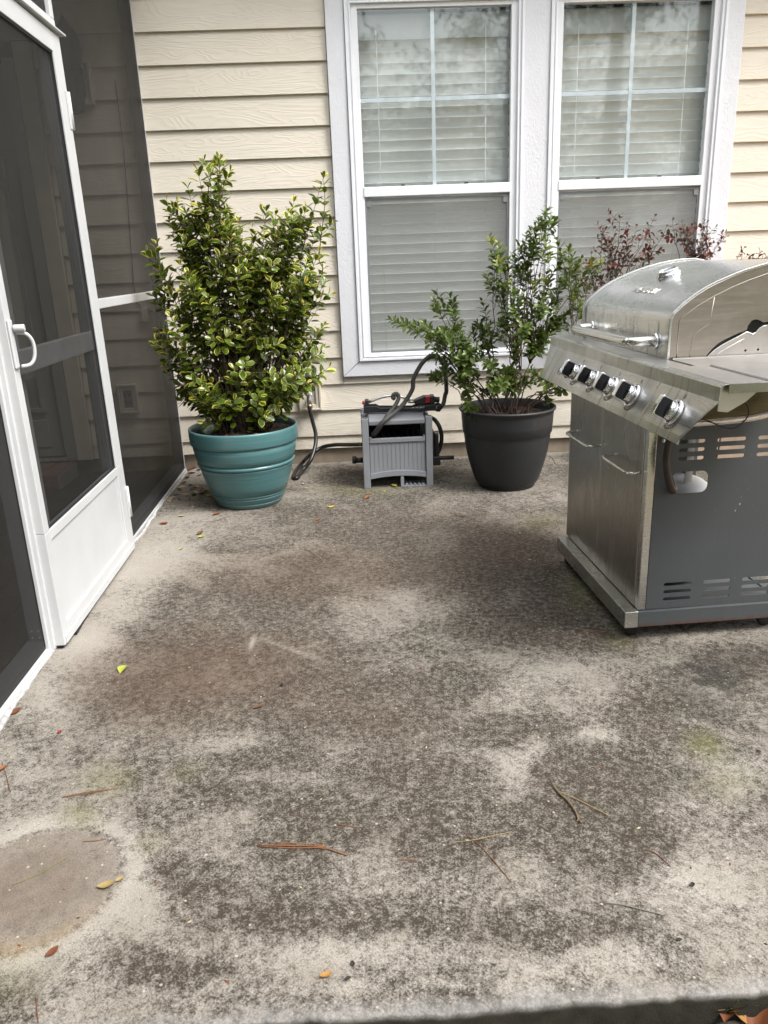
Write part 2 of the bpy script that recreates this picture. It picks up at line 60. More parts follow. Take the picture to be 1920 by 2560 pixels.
# ================================================================== node helpers
class NT:
    def __init__(s, name):
        s.m = bpy.data.materials.new(name); s.m.use_nodes = True; s.t = s.m.node_tree
        s.t.nodes.clear(); s.out = s.t.nodes.new('ShaderNodeOutputMaterial')
    def n(s, typ, ins=None, **kw):
        x = s.t.nodes.new(typ)
        for k, v in kw.items(): setattr(x, k, v)
        for k, v in (ins or {}).items(): s.set(x.inputs[k], v)
        return x
    def set(s, sock, v):
        if isinstance(v, bpy.types.NodeSocket): s.t.links.new(v, sock)
        elif isinstance(v, bpy.types.Node): s.t.links.new(v.outputs[0], sock)
        else:
            if sock.type == 'RGBA' and len(v) == 3: v = (*v, 1)
            sock.default_value = v
    def math(s, op, a, b=0., c=None, clamp=False):
        x = s.n('ShaderNodeMath', operation=op, use_clamp=clamp); s.set(x.inputs[0], a); s.set(x.inputs[1], b)
        if c is not None: s.set(x.inputs[2], c)
        return x.outputs[0]
    def mix(s, f, a, b, blend='MIX'):
        x = s.n('ShaderNodeMix', data_type='RGBA', blend_type=blend); s.set(x.inputs[0], f)
        s.set(x.inputs[6], a); s.set(x.inputs[7], b); return x.outputs[2]
    def coord(s, which='Object', scale=(1, 1, 1), loc=(0, 0, 0)):
        tc = s.n('ShaderNodeTexCoord'); mp = s.n('ShaderNodeMapping')
        s.t.links.new(tc.outputs[which], mp.inputs[0]); mp.inputs['Scale'].default_value = scale
        s.set(mp.inputs['Location'], loc)
        return mp.outputs[0]
    def pos(s, scale=(1, 1, 1)):
        g = s.n('ShaderNodeNewGeometry'); mp = s.n('ShaderNodeMapping')
        s.t.links.new(g.outputs['Position'], mp.inputs[0]); mp.inputs['Scale'].default_value = scale
        return mp.outputs[0]
    def noise(s, vec, scale, detail=3, rough=.55, dist=0.):
        x = s.n('ShaderNodeTexNoise', {'Scale': scale, 'Detail': detail, 'Roughness': rough, 'Distortion': dist})
        s.t.links.new(vec, x.inputs['Vector']); return x.outputs[0]
    def ramp(s, f, stops):
        x = s.n('ShaderNodeValToRGB'); s.set(x.inputs[0], f); e = x.color_ramp.elements
        while len(e) < len(stops): e.new(.5)
        for el, (p, c) in zip(e, stops):
            el.position = p; el.color = (c, c, c, 1) if isinstance(c, (int, float)) else (*c, 1)
        return x.outputs[0]
    def bump(s, h, strength=.3, dist=.002, normal=None):
        x = s.n('ShaderNodeBump', {'Strength': strength, 'Distance': dist, 'Height': h})
        if normal is not None: s.set(x.inputs['Normal'], normal)
        return x.outputs[0]
    def bsdf(s, col, rough=.5, metal=0., normal=None, spec=None, **kw):
        b = s.n('ShaderNodeBsdfPrincipled'); s.set(b.inputs['Base Color'], col); s.set(b.inputs['Roughness'], rough)
        s.set(b.inputs['Metallic'], metal)
        if normal is not None: s.set(b.inputs['Normal'], normal)
        if spec is not None: s.set(b.inputs['Specular IOR Level'], spec)
        for k, v in kw.items(): s.set(b.inputs[k], v)
        return b.outputs[0]
    def done(s, shader):
        s.t.links.new(shader, s.out.inputs[0]); return s.m

def simple(name, col, rough=.5, metal=0., var=.12, nscale=12, bump=0., bscale=200, spec=None):
    t = NT(name); v = t.coord()
    n = t.noise(v, nscale, 5, .6)
    a = tuple(c*(1-var) for c in col); b = tuple(min(1, c*(1+var)) for c in col)
    c = t.mix(t.ramp(n, [(.3, 0.), (.7, 1.)]), a, b)
    rr = t.math('ADD', t.math('MULTIPLY', n, .16), rough-.08)
    nrm = t.bump(t.noise(v, bscale, 3), bump, .001) if bump else None
    return t.done(t.bsdf(c, rr, metal, nrm, spec))

# ------------------------------------------------------------------ materials
M = {}
def mat_siding(name, col):
    t = NT(name); oi = t.n('ShaderNodeObjectInfo')
    off = t.n('ShaderNodeCombineXYZ'); t.set(off.inputs[0], t.math('MULTIPLY', oi.outputs['Random'], 37.)); t.set(off.inputs[2], t.math('MULTIPLY', oi.outputs['Random'], 53.))
    tc = t.n('ShaderNodeTexCoord'); add = t.n('ShaderNodeVectorMath', operation='ADD')
    t.t.links.new(tc.outputs['Object'], add.inputs[0]); t.t.links.new(off.outputs[0], add.inputs[1])
    mp = t.n('ShaderNodeMapping'); t.t.links.new(add.outputs[0], mp.inputs[0]); mp.inputs['Scale'].default_value = (1.7, .3, 8.5)
    fld = t.noise(mp.outputs[0], 1.0, 2, .5, .6)
    # cathedral grain: contour lines of a stretched noise field
    g = t.math('FRACT', t.math('MULTIPLY', fld, 17.))
    ridge = t.math('SUBTRACT', 1., t.math('ABSOLUTE', t.math('SUBTRACT', t.math('MULTIPLY', g, 2.), 1.)))
    ridge = t.math('POWER', ridge, 2.2)
    fine = t.noise(t.coord('Object', (6, 1, 160)), 1.2, 3, .6)
    h = t.math('ADD', t.math('MULTIPLY', ridge, 1.), t.math('MULTIPLY', fine, .35))
    big = t.noise(t.coord('Object', (1, 1, 1.5)), 1.7, 4)
    c = t.mix(t.ramp(big, [(.3, 0.), (.7, 1.)]), tuple(x*.95 for x in col), tuple(min(1, x*1.03) for x in col))
    c = t.mix(t.math('MULTIPLY', t.math('POWER', ridge, 3.), .10), c, tuple(x*.62 for x in col))
    dirt = t.noise(t.coord('Object', (2, 1, 22)), 2.2, 5, .65)
    c = t.mix(t.math('MULTIPLY', t.ramp(dirt, [(.55, 0.), (.8, 1.)]), .25), c, tuple(x*.7 for x in col))
    sx = t.n('ShaderNodeSeparateXYZ'); t.t.links.new(tc.outputs['Object'], sx.inputs[0])
    spl = t.math('MULTIPLY', t.ramp(t.math('ADD', sx.outputs[2], t.math('MULTIPLY', t.noise(t.coord('Object', (1, 1, 1)), 9, 5, .7), .5)), [(.28, 1.), (.55, 0.)]), t.noise(t.coord('Object', (1, 1, 1)), 45, 4, .7))
    c = t.mix(t.math('MULTIPLY', spl, .55), c, (.24, .19, .13))       # splash-back soil on the lowest courses
    return t.done(t.bsdf(c, .62, 0, t.bump(h, .36, .002), .3))
M['siding'] = mat_siding('cream_fibre_cement', (.68, .62, .525))
def mat_trim():
    t = NT('white_textured_trim'); v = t.coord()
    n = t.noise(t.coord('Object', (14, 14, 9)), 4, 4, .6, 1.2)
    g = t.math('ADD', t.noise(v, 60, 3), t.math('MULTIPLY', t.ramp(n, [(.5, 0.), (.56, 1.)]), .5))
    c = t.mix(t.noise(v, 5, 4), (.63, .635, .67), (.71, .715, .745))
    return t.done(t.bsdf(c, .5, 0, t.bump(g, .5, .002), .4))
M['trim'] = mat_trim()
M['vinyl'] = simple('white_vinyl', (.77, .78, .81), .32, 0, .03, 6)
M['alu_white'] = simple('white_aluminium', (.53, .535, .54), .38, 0, .06, 4, .03, 30)
M['muntin'] = simple('blue_white_muntin', (.66, .71, .77), .4, 0, .03)
M['frame_grey'] = simple('screen_side_grey_aluminium', (.20, .205, .215), .45, 0, .1, 9)
M['mid_grey'] = simple('brushed_grey_rail', (.62, .62, .62), .45, 0, .12, 14)
M['post_dark'] = simple('shaded_bronze_post', (.085, .08, .075), .5, 0, .1)
M['spline'] = simple('black_spline', (.012, .012, .013), .6)
M['foundation'] = simple('tan_foundation', (.27, .22, .165), .9, 0, .3, 7, .5, 60)
M['soffit'] = simple('white_soffit', (.7, .69, .66), .6)
M['roof'] = simple('grey_shingle', (.12, .115, .11), .9, 0, .3, 20, .4, 40)
M['inner'] = simple('interior_dark', (.06, .06, .06), .9)
M['blind'] = simple('blind_slat', (.84, .85, .83), .5, 0, .05, 4)
M['blind_head'] = simple('shaded_head_rail', (.34, .35, .335), .5, 0, .05)  # darker than the slats: shade of the window recess is put into the colour
M['cordm'] = simple('blind_cord', (.7, .7, .68), .7)
def mat_glass():
    t = NT('window_glass'); lw = t.n('ShaderNodeLayerWeight', {'Blend': .5})
    f = t.math('ADD', t.math('MULTIPLY', t.math('POWER', lw.outputs['Facing'], 4.), .7), .115, clamp=True)
    wv = t.bump(t.noise(t.coord('Object', (1, 1, 1)), 1.6, 2), .05, .01)
    gl = t.n('ShaderNodeBsdfGlossy', {'Color': (.95, 1., .98), 'Roughness': .03, 'Normal': wv})
    tr = t.n('ShaderNodeBsdfTransparent', {'Color': (.95, .975, .965)})
    mx = t.n('ShaderNodeMixShader'); t.set(mx.inputs[0], f); t.t.links.new(tr.outputs[0], mx.inputs[1]); t.t.links.new(gl.outputs[0], mx.inputs[2])
    return t.done(mx.outputs[0])
M['glass'] = mat_glass()
def mat_screen(name, cover, col, streak=False):
    t = NT(name); v = t.coord('Object', (1, 1, 1))
    f = t.math('ADD', cover-.05, t.math('MULTIPLY', t.noise(v, 3, 3), .1))
    if streak:
        f = t.math('ADD', f, t.math('MULTIPLY', t.math('SUBTRACT', t.noise(t.coord('Object', (5, 5, 260)), 1.5, 4, .7), .5), .5), clamp=True)
    d = t.bsdf(col, .6)
    tr = t.n('ShaderNodeBsdfTransparent')
    mx = t.n('ShaderNodeMixShader'); t.set(mx.inputs[0], f); t.t.links.new(tr.outputs[0], mx.inputs[1]); t.t.links.new(d, mx.inputs[2])
    return t.done(mx.outputs[0])
M['screen'] = mat_screen('dark_porch_screen', .72, (.0045, .0040, .0036))
M['wscreen'] = mat_screen('window_insect_screen', .34, (.36, .36, .355), True)

def mat_concrete():
    t = NT('stained_concrete'); tcv = t.n('ShaderNodeTexCoord'); mpv = t.n('ShaderNodeMapping'); t.t.links.new(tcv.outputs['Object'], mpv.inputs[0]); mpv.inputs['Rotation'].default_value = (.63, .41, .77); v = mpv.outputs[0]
    a1 = t.n('ShaderNodeVertexColor', layer_name='stain'); s1 = t.n('ShaderNodeSeparateColor'); t.t.links.new(a1.outputs[0], s1.inputs[0])
    a2 = t.n('ShaderNodeVertexColor', layer_name='stain2'); s2 = t.n('ShaderNodeSeparateColor'); t.t.links.new(a2.outputs[0], s2.inputs[0])
    d, b, l = s1.outputs[0], s1.outputs[1], s1.outputs[2]
    g, k, wv = s2.outputs[0], s2.outputs[1], s2.outputs[2]
    vs = v
    a3 = t.n('ShaderNodeVertexColor', layer_name='stain3'); s3 = t.n('ShaderNodeSeparateColor'); t.t.links.new(a3.outputs[0], s3.inputs[0]); imp = s3.outputs[0]; rust = s3.outputs[1]
    big = t.noise(v, 2.1, 8, .62, .5)
    mid = t.noise(v, 8, 7, .68, .3)
    sp = t.noise(vs, 52, 8, .78, .2)
    sp2 = t.noise(vs, 210, 3, .7)
    grit = t.noise(vs, 330, 2, .75)
    fine = t.noise(v, 560, 2, .6)
    spk = t.math('ADD', t.math('MULTIPLY', sp, .58), t.math('MULTIPLY', sp2, .42))
    D = t.math('ADD', t.math('MULTIPLY', d, 1.3), t.math('MULTIPLY', t.math('SUBTRACT', big, .5), 2.0))
    D = t.math('ADD', D, t.math('MULTIPLY', t.math('SUBTRACT', mid, .5), 1.7))
    D = t.math('ADD', D, t.math('MULTIPLY', b, .40))
    D = t.math('SUBTRACT', D, t.math('MULTIPLY', l, .75))
    D = t.math('SUBTRACT', D, t.math('MULTIPLY', imp, .4))
    D = t.math('MINIMUM', D, t.math('ADD', .24, t.math('MULTIPLY', d, .16)))
    mask = t.math('ADD', t.math('MULTIPLY', t.math('SUBTRACT', spk, .5), 5.4), t.math('ADD', D, .52), clamp=True)
    clean = t.mix(t.ramp(mid, [(.3, 0.), (.7, 1.)]), (.25, .222, .185), (.37, .34, .295))
    clean = t.mix(t.math('MULTIPLY', l, .5), clean, (.42, .39, .34))
    dark = t.mix(t.ramp(big, [(.35, 0.), (.65, 1.)]), (.046, .0335, .0235), (.033, .027, .0195))
    clean = t.mix(t.math('MULTIPLY', b, .85), clean, (.128, .084, .058))
    dark = t.mix(t.math('MULTIPLY', b, .8), dark, (.080, .052, .036))
    c = t.mix(t.math('MULTIPLY', mask, .97), clean, dark)
    c = t.mix(t.math('MULTIPLY', imp, .85), c, t.mix(t.ramp(t.noise(v, 30, 5, .65), [(.3, 0.), (.7, 1.)]), (.135, .106, .082), (.205, .165, .132)))
    c = t.mix(t.math('MULTIPLY', rust, .6), c, (.36, .25, .12))
    c = t.mix(t.math('MULTIPLY', k, t.math('ADD', .35, t.math('MULTIPLY', mask, .6))), c, (.024, .023, .019))
    c = t.mix(t.math('MULTIPLY', g, t.math('ADD', .45, t.math('MULTIPLY', mid, .5))), c, (.165, .165, .055))
    c = t.mix(t.math('MULTIPLY', wv, t.math('ADD', .2, t.math('MULTIPLY', sp, .8))), c, (.46, .42, .36))
    gf = t.math('ADD', .55, t.math('MULTIPLY', grit, .9))
    c = t.mix(1., c, t.mix(grit, (.42, .42, .42), (1.5, 1.5, 1.5)), 'MULTIPLY')
    # sand grain and pale pebbles
    c = t.mix(t.math('MULTIPLY', t.ramp(fine, [(.34, 1.), (.46, 0.)]), .5), c, (.05, .045, .04))
    vo = t.n('ShaderNodeTexVoronoi', {'Scale': 62}); t.t.links.new(v, vo.inputs['Vector'])
    sc = t.n('ShaderNodeSeparateColor'); t.t.links.new(vo.outputs['Color'], sc.inputs[0])
    peb = t.math('MULTIPLY', t.math('LESS_THAN', vo.outputs['Distance'], .19), t.math('GREATER_THAN', sc.outputs[0], .955))
    c = t.mix(t.math('MULTIPLY', peb, .6), c, (.50, .45, .37))
    ge = t.n('ShaderNodeNewGeometry'); sx = t.n('ShaderNodeSeparateXYZ'); t.t.links.new(ge.outputs['Position'], sx.inputs[0])
    # worn front arris: scoured pale, aggregate showing
    yy = t.math('ADD', sx.outputs[1], t.math('MULTIPLY', t.math('SUBTRACT', t.noise(v, 14, 4), .5), .06))
    ed = t.ramp(t.math('SUBTRACT', yy, 1.0), [(.03, 1.), (.062, 0.)])
    vo2 = t.n('ShaderNodeTexVoronoi', {'Scale': 95}); t.t.links.new(v, vo2.inputs['Vector'])
    agg = t.mix(vo2.outputs['Distance'], (.56, .55, .54), (.30, .285, .27))
    agg = t.mix(t.math('MULTIPLY', t.noise(v, 60, 4), .9), agg, (.10, .095, .085))
    c = t.mix(t.math('MULTIPLY', ed, .5), c, agg)
    # vertical face, dark and mottled
    face = t.math('SUBTRACT', 1., t.ramp(t.math('ADD', sx.outputs[2], .05), [(.034, 0.), (.048, 1.)]))
    c = t.mix(face, c, t.mix(t.noise(v, 30, 4), (.008, .008, .006), (.034, .031, .022)))
    h = t.math('ADD', t.math('MULTIPLY', spk, 1.), t.math('MULTIPLY', fine, .5))
    h = t.math('ADD', h, t.math('MULTIPLY', peb, .5))
    rough = t.math('SUBTRACT', .92, t.math('MULTIPLY', k, .3))
    return t.done(t.bsdf(c, rough, 0, t.bump(h, .7, .004), .12))
M['concrete'] = mat_concrete()

def mat_steel(name, col=(.64, .64, .625), rough=.25, axis=(1, 60, 60), drips=0., stain=.2, ztop=9., spots=.45):
    t = NT(name); v = t.coord('Object', axis)
    br = t.noise(v, 7, 4, .7)
    cl = t.noise(t.coord(), 6, 5, .6)
    c = t.mix(t.ramp(cl, [(.4, 0.), (.75, 1.)]), col, tuple(x*(1-stain) for x in col))
    c = t.mix(t.math('MULTIPLY', t.math('SUBTRACT', br, .5), .35), c, (.9, .9, .88))
    sm = t.noise(t.coord(), 55, 4, .7)
    c = t.mix(t.math('MULTIPLY', t.ramp(sm, [(.62, 0.), (.72, 1.)]), spots), c, (.12, .10, .07))
    rr = t.math('ADD', t.math('MULTIPLY', br, .16), t.math('ADD', rough-.08, t.math('MULTIPLY', t.ramp(cl, [(.45, 0.), (.8, 1.)]), .15)))
    if drips:
        sx = t.n('ShaderNodeSeparateXYZ'); tc = t.n('ShaderNodeTexCoord'); t.t.links.new(tc.outputs['Object'], sx.inputs[0])
        dr = t.noise(t.coord('Object', (.4, 42, 2.2)), 1.0, 3, .6)
        msk = t.math('MULTIPLY', t.ramp(dr, [(.56, 0.), (.68, 1.)]), t.ramp(t.noise(t.coord(), 5, 3), [(.35, 0.), (.6, 1.)]))
        msk = t.math('MULTIPLY', msk, t.math('MULTIPLY', t.math('SUBTRACT', ztop, sx.outputs[2]), 30., clamp=True))
        c = t.mix(t.math('MULTIPLY', msk, drips), c, (.11, .085, .055)); rr = t.math('ADD', rr, t.math('MULTIPLY', msk, .3))
    return t.done(t.bsdf(c, rr, 1., t.bump(br, .06, .001)))
M['steel'] = mat_steel('brushed_stainless', stain=.18)
M['steel_dirty'] = mat_steel('drip_marked_stainless', (.70, .70, .69), .25, (60, 1, 60), .75, .12, 1.06, .12)
M['steel_panel'] = mat_steel('spotted_panel_stainless', (.62, .615, .595), .29, (60, 1, 60), .6, .25)
M['steel_door'] = mat_steel('door_stainless', (.38, .372, .345), .28, (60, 60, 1), .25, .15)
M['steel_end'] = mat_steel('weathered_hood_end', (.33, .295, .25), .36, (1, 60, 14), .25, .25)
M['steel_plate'] = mat_steel('dull_firebox_plate', (.46, .43, .40), .45, (1, 60, 60), .3, .25)
M['shelf'] = mat_steel('stained_shelf_steel', (.54, .52, .505), .36, (1, 60, 60), .0, .3)
M['steel_olive'] = mat_steel('shelf_shaded_olive_steel', (.11, .098, .058), .4, (1, 60, 60), .0, .4)  # olive steel, with the shade under the shelf put into its dark colour
M['chrome'] = simple('chrome', (.78, .78, .79), .09, 1., .05)
M['steel_tube'] = simple('polished_tube', (.66, .64, .60), .2, 1., .12, 25)
def mat_paint():
    t = NT('grey_painted_steel'); v = t.coord()
    n = t.noise(v, 4, 5); sp = t.noise(v, 130, 3, .7)
    c = t.mix(n, (.058, .063, .067), (.078, .084, .088))
    c = t.mix(t.math('MULTIPLY', t.ramp(sp, [(.68, 0.), (.74, 1.)]), .5), c, (.33, .33, .32))
    st = t.noise(t.coord('Object', (55, 4, 2.5)), 1, 3)
    c = t.mix(t.math('MULTIPLY', t.ramp(st, [(.60, 0.), (.75, 1.)]), .35), c, (.06, .06, .055))
    sx = t.n('ShaderNodeSeparateXYZ'); tc = t.n('ShaderNodeTexCoord'); t.t.links.new(tc.outputs['Object'], sx.inputs[0])
    ru = t.math('MULTIPLY', t.ramp(t.math('ADD', sx.outputs[2], t.math('MULTIPLY', t.noise(v, 35, 4), .035)), [(.070, 1.), (.084, 0.)]), .75)
    c = t.mix(ru, c, (.10, .04, .02))
    return t.done(t.bsdf(c, .48, .15, t.bump(t.noise(v, 350, 2), .08, .0008), .4))
M['paint'] = mat_paint()
M['black_plastic'] = simple('black_plastic', (.016, .016, .017), .38, 0, .25)
M['knob_black'] = simple('gloss_black', (.008, .008, .009), .16, 0, .1)
M['rubber'] = simple('black_rubber', (.014, .014, .014), .5, 0, .3, 20)
M['hose_black'] = simple('black_hose', (.013, .013, .014), .34, 0, .2, 15)
M['hose_grey'] = simple('dark_grey_hose', (.052, .051, .050), .62, 0, .25, 40, .3, 160)
M['hose_brown'] = simple('brown_black_gas_hose', (.028, .019, .012), .5, 0, .35, 30)
M['box_grey'] = simple('grey_resin', (.215, .222, .24), .5, 0, .08, 5, .15, 90)
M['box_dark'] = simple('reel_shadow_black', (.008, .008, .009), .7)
M['red'] = simple('red_plastic', (.36, .012, .015), .4)
M['pinkred'] = simple('red_valve_cap', (.6, .06, .10), .4)
M['dialw'] = simple('dial_white', (.42, .42, .41), .3)
M['white'] = simple('white_print', (.75, .75, .75), .5)
M['greyprint'] = simple('grey_print', (.055, .055, .05), .6)
M['brass'] = simple('dull_brass', (.45, .36, .22), .35, 1., .2, 30)
M['zinc'] = simple('zinc', (.62, .61, .58), .35, 1., .2, 40)
M['tank'] = simple('white_gas_tank', (.46, .46, .455), .4, 0, .1, 8)
M['block'] = simple('cream_block', (.60, .55, .46), .55, 0, .06, 8)
def mat_teal():
    t = NT('teal_glazed_resin'); v = t.coord('Object', (1, 1, 1))
    sx = t.n('ShaderNodeSeparateXYZ'); t.t.links.new(v, sx.inputs[0])
    band = t.noise(t.coord('Object', (1.6, 1.6, 110)), 1.5, 4, .7)
    c = t.mix(t.ramp(band, [(.3, 0.), (.7, 1.)]), (.050, .135, .142), (.088, .195, .200))
    sc = t.noise(v, 35, 3, .8); c = t.mix(t.math('MULTIPLY', t.ramp(sc, [(.7, 0.), (.8, 1.)]), .2), c, (.2, .3, .3))
    du = t.ramp(sx.outputs[2], [(.0, .35), (.10, 0.)]); c = t.mix(t.math('MULTIPLY', du, t.noise(v, 18, 4)), c, (.16, .14, .11))
    return t.done(t.bsdf(c, t.math('ADD', .22, t.math('MULTIPLY', band, .16)), 0, t.bump(band, .12, .001), .5))
M['teal'] = mat_teal()
def mat_blackpot():
    t = NT('charcoal_resin'); v = t.coord()
    n = t.noise(v, 5, 5); c = t.mix(n, (.013, .014, .0155), (.021, .022, .0245))
    sc = t.noise(t.coord('Object', (9, 9, 3)), 3, 5, .7, 1.); c = t.mix(t.math('MULTIPLY', t.ramp(sc, [(.62, 0.), (.8, 1.)]), .35), c, (.12, .12, .12))
    return t.done(t.bsdf(c, t.math('ADD', .38, t.math('MULTIPLY', sc, .2)), 0, t.bump(t.noise(v, 240, 2), .1, .001), .45))
M['blackpot'] = mat_blackpot()
M['soil'] = simple('dark_red_mulch', (.045, .024, .015), .95, 0, .6, 60, 1., 90)
M['ground'] = simple('pine_straw_ground', (.30, .19, .10), .95, 0, .45, 25, .9, 60)
M['earth'] = simple('damp_earth', (.045, .036, .026), .95, 0, .5, 40, 1., 60)
M['lawn'] = simple('lawn_green', (.07, .085, .03), .95, 0, .35, 3)
M['plank'] = simple('dark_floor_plank', (.060, .048, .040), .5, 0, .4, 6)
M['door_paint'] = simple('grey_door_paint', (.30, .29, .27), .5, 0, .05)
M['brick'] = simple('dull_red_brick', (.20, .105, .075), .9, 0, .3, 30, .6, 120)
M['mortar'] = simple('mortar', (.22, .2, .18), .95)
M['lantern'] = simple('black_lantern', (.012, .012, .012), .4)
M['caulk'] = simple('grey_caulk', (.42, .41, .40), .8, 0, .4, 40, .7, 80)
def mat_leaf(name, c1, c2, rough=.36, trans=.22, spec=.5, vscale=24):
    t = NT(name); p = t.pos(); n = t.noise(p, vscale, 3, .6)
    oi = t.n('ShaderNodeObjectInfo')
    f = t.math('ADD', t.math('MULTIPLY', t.math('SUBTRACT', n, .5), 1.6), t.math('ADD', .35, t.math('MULTIPLY', oi.outputs['Random'], .3)), clamp=True)
    c = t.mix(f, c1, c2)
    b = t.bsdf(c, rough, 0, None, spec)
    tl = t.n('ShaderNodeBsdfTranslucent'); t.set(tl.inputs[0], t.mix(.5, c, c2))
    mx = t.n('ShaderNodeMixShader'); mx.inputs[0].default_value = trans
    t.t.links.new(b, mx.inputs[1]); t.t.links.new(tl.outputs[0], mx.inputs[2])
    return t.done(mx.outputs[0])
M['leaf_g'] = mat_leaf('euonymus_green', (.045, .095, .010), (.125, .185, .024), .25)
M['leaf_y'] = mat_leaf('euonymus_margin', (.52, .45, .06), (.78, .66, .16))
M['leaf_d'] = mat_leaf('dark_glossy_leaf', (.055, .092, .014), (.125, .180, .030), .33)
M['leaf_l'] = mat_leaf('young_lime_leaf', (.13, .17, .018), (.30, .30, .03), .4)
M['leaf_r'] = mat_leaf('dark_red_leaf', (.085, .015, .014), (.175, .035, .026), .42)
M['leaf_rg'] = mat_leaf('bronze_green_leaf', (.050, .060, .024), (.085, .060, .032), .42)
M['stem'] = simple('brown_stem', (.075, .050, .032), .75, 0, .3, 40)
M['stem_g'] = simple('green_stem', (.10, .12, .04), .6, 0, .3, 40)
M['stem_r'] = simple('red_stem', (.050, .028, .020), .65, 0, .3, 40)
LCOL = dict(orange=((.30, .105, .035), (.22, .07, .025)), brown=((.14, .075, .040), (.09, .05, .03)), cream=((.52, .43, .28), (.36, .27, .15)), lime=((.42, .42, .07), (.28, .32, .05)), yellow=((.62, .50, .06), (.5, .4, .05)), straw=((.34, .25, .10), (.26, .19, .08)), rust=((.20, .065, .026), (.13, .045, .02)), red=((.34, .03, .03), (.2, .02, .02)), gold=((.36, .19, .05), (.24, .12, .03)), dark=((.035, .028, .022), (.02, .017, .014)), twig=((.20, .145, .075), (.10, .07, .04)), needle=((.25, .11, .045), (.17, .075, .035)), grey=((.22, .21, .18), (.16, .15, .13)), green=((.22, .22, .08), (.18, .2, .06)))
for kk, (a, b) in LCOL.items(): M['dry_'+kk] = mat_leaf('dry_'+kk, b, a, .65, .1, .3, 60)
M['grass'] = mat_leaf('grass_blade', (.09, .13, .02), (.20, .24, .05), .5)
M['woods'] = mat_leaf('woods_leaf', (.018, .032, .012), (.05, .07, .022), .6, .1, .3, 2)
M['bark'] = simple('pine_bark', (.07, .055, .045), .9)

# ================================================================== mesh helpers
ORG = {}
class MB:
    def __init__(s): s.v = []; s.f = []; s.m = []; s.mi = 0; s.sm = []
    def add(s, vs, fs, smooth=False):
        o = len(s.v); s.v += [tuple(x) for x in vs]
        for f in fs: s.f.append(tuple(i+o for i in f)); s.m.append(s.mi); s.sm.append(smooth)
        return s
    def box(s, x0, x1, y0, y1, z0, z1):
        vs = [(x, y, z) for z in (z0, z1) for y in (y0, y1) for x in (x0, x1)]
        return s.add(vs, [(0, 2, 3, 1), (4, 5, 7, 6), (0, 1, 5, 4), (2, 6, 7, 3), (0, 4, 6, 2), (1, 3, 7, 5)])
    def loft(s, A, B, caps=True, smooth=False):
        n = len(A); fs = [(i, (i+1) % n, n+(i+1) % n, n+i) for i in range(n)]
        if caps: fs += [tuple(range(n))[::-1], tuple(range(n, 2*n))]
        return s.add(list(A)+list(B), fs, smooth)
    def tube(s, pts, r, n=8, caps=True, smooth=True):
        pts = [Vector(p) for p in pts]; N = len(pts); vs = []; fs = []
        rr = r if isinstance(r, (list, tuple)) else [r]*N
        up = None
        for i, p in enumerate(pts):
            t = (pts[min(i+1, N-1)]-pts[max(i-1, 0)])
            if t.length < 1e-9: t = Vector((0, 0, 1))
            t.normalize()
            if up is None: up = t.orthogonal().normalized()
            else:
                up = up-t*up.dot(t)
                up = up.normalized() if up.length > 1e-6 else t.orthogonal().normalized()
            sd_ = t.cross(up)
            for k in range(n):
                a = 2*math.pi*k/n; vs.append(p+(up*math.cos(a)+sd_*math.sin(a))*rr[i])
        for i in range(N-1):
            for k in range(n): fs.append((i*n+k, i*n+(k+1) % n, (i+1)*n+(k+1) % n, (i+1)*n+k))
        s.add(vs, fs, smooth)
        if caps:
            o = len(s.v)-N*n
            s.f.append(tuple(o+k for k in range(n))[::-1]); s.m.append(s.mi); s.sm.append(False)
            s.f.append(tuple(o+(N-1)*n+k for k in range(n))); s.m.append(s.mi); s.sm.append(False)
        return s
    def lathe(s, prof, n=48, c=(0, 0, 0), axis=None, smooth=True, closed=False):
        q = Vector(axis).to_track_quat('Z', 'Y') if axis is not None else None
        vs = []; fs = []
        for (r, z) in prof:
            for k in range(n):
                a = 2*math.pi*k/n; p = Vector((r*math.cos(a), r*math.sin(a), z))
                if q: p = q @ p
                vs.append(p+Vector(c))
        K = len(prof)
        for i in range(K-1):
            for k in range(n): fs.append((i*n+k, i*n+(k+1) % n, (i+1)*n+(k+1) % n, (i+1)*n+k))
        if prof[0][0] > 1e-6 and not closed: fs.append(tuple(range(n))[::-1])
        if prof[-1][0] > 1e-6 and not closed: fs.append(tuple((K-1)*n+k for k in range(n)))
        if closed:
            for k in range(n): fs.append(((K-1)*n+k, (K-1)*n+(k+1) % n, (k+1) % n, k))
        return s.add(vs, fs, smooth)
    def mesh(s, name, mats, o=(0, 0, 0)):
        me = bpy.data.meshes.new(name)
        ox, oy, oz = o
        me.from_pydata([(x-ox, y-oy, z-oz) for x, y, z in s.v], [], s.f)
        for mm in (mats if isinstance(mats, (list, tuple)) else [mats]): me.materials.append(mm)
        me.polygons.foreach_set('material_index', s.m); me.polygons.foreach_set('use_smooth', s.sm)
        me.update(); return me
    def build(s, name, mats, parent=None, bevel=0., seg=2, local=False):
        o = (0, 0, 0) if (parent is None or local) else ORG.get(parent.name, (0, 0, 0))
        ob = bpy.data.objects.new(name, s.mesh(name, mats, o)); S.collection.objects.link(ob)
        if parent is not None:
            ob.parent = parent
            if not local: ORG[ob.name] = o
        if bevel:
            b = ob.modifiers.new('bevel', 'BEVEL'); b.width = bevel; b.segments = seg; b.limit_method = 'ANGLE'; b.angle_limit = R(40)
            b.harden_normals = False
        return ob
def tag(o, label=None, cat=None, group=None, kind=None):
    if label: o['label'] = label
    if cat: o['category'] = cat
    if group: o['group'] = group
    if kind: o['kind'] = kind
    return o
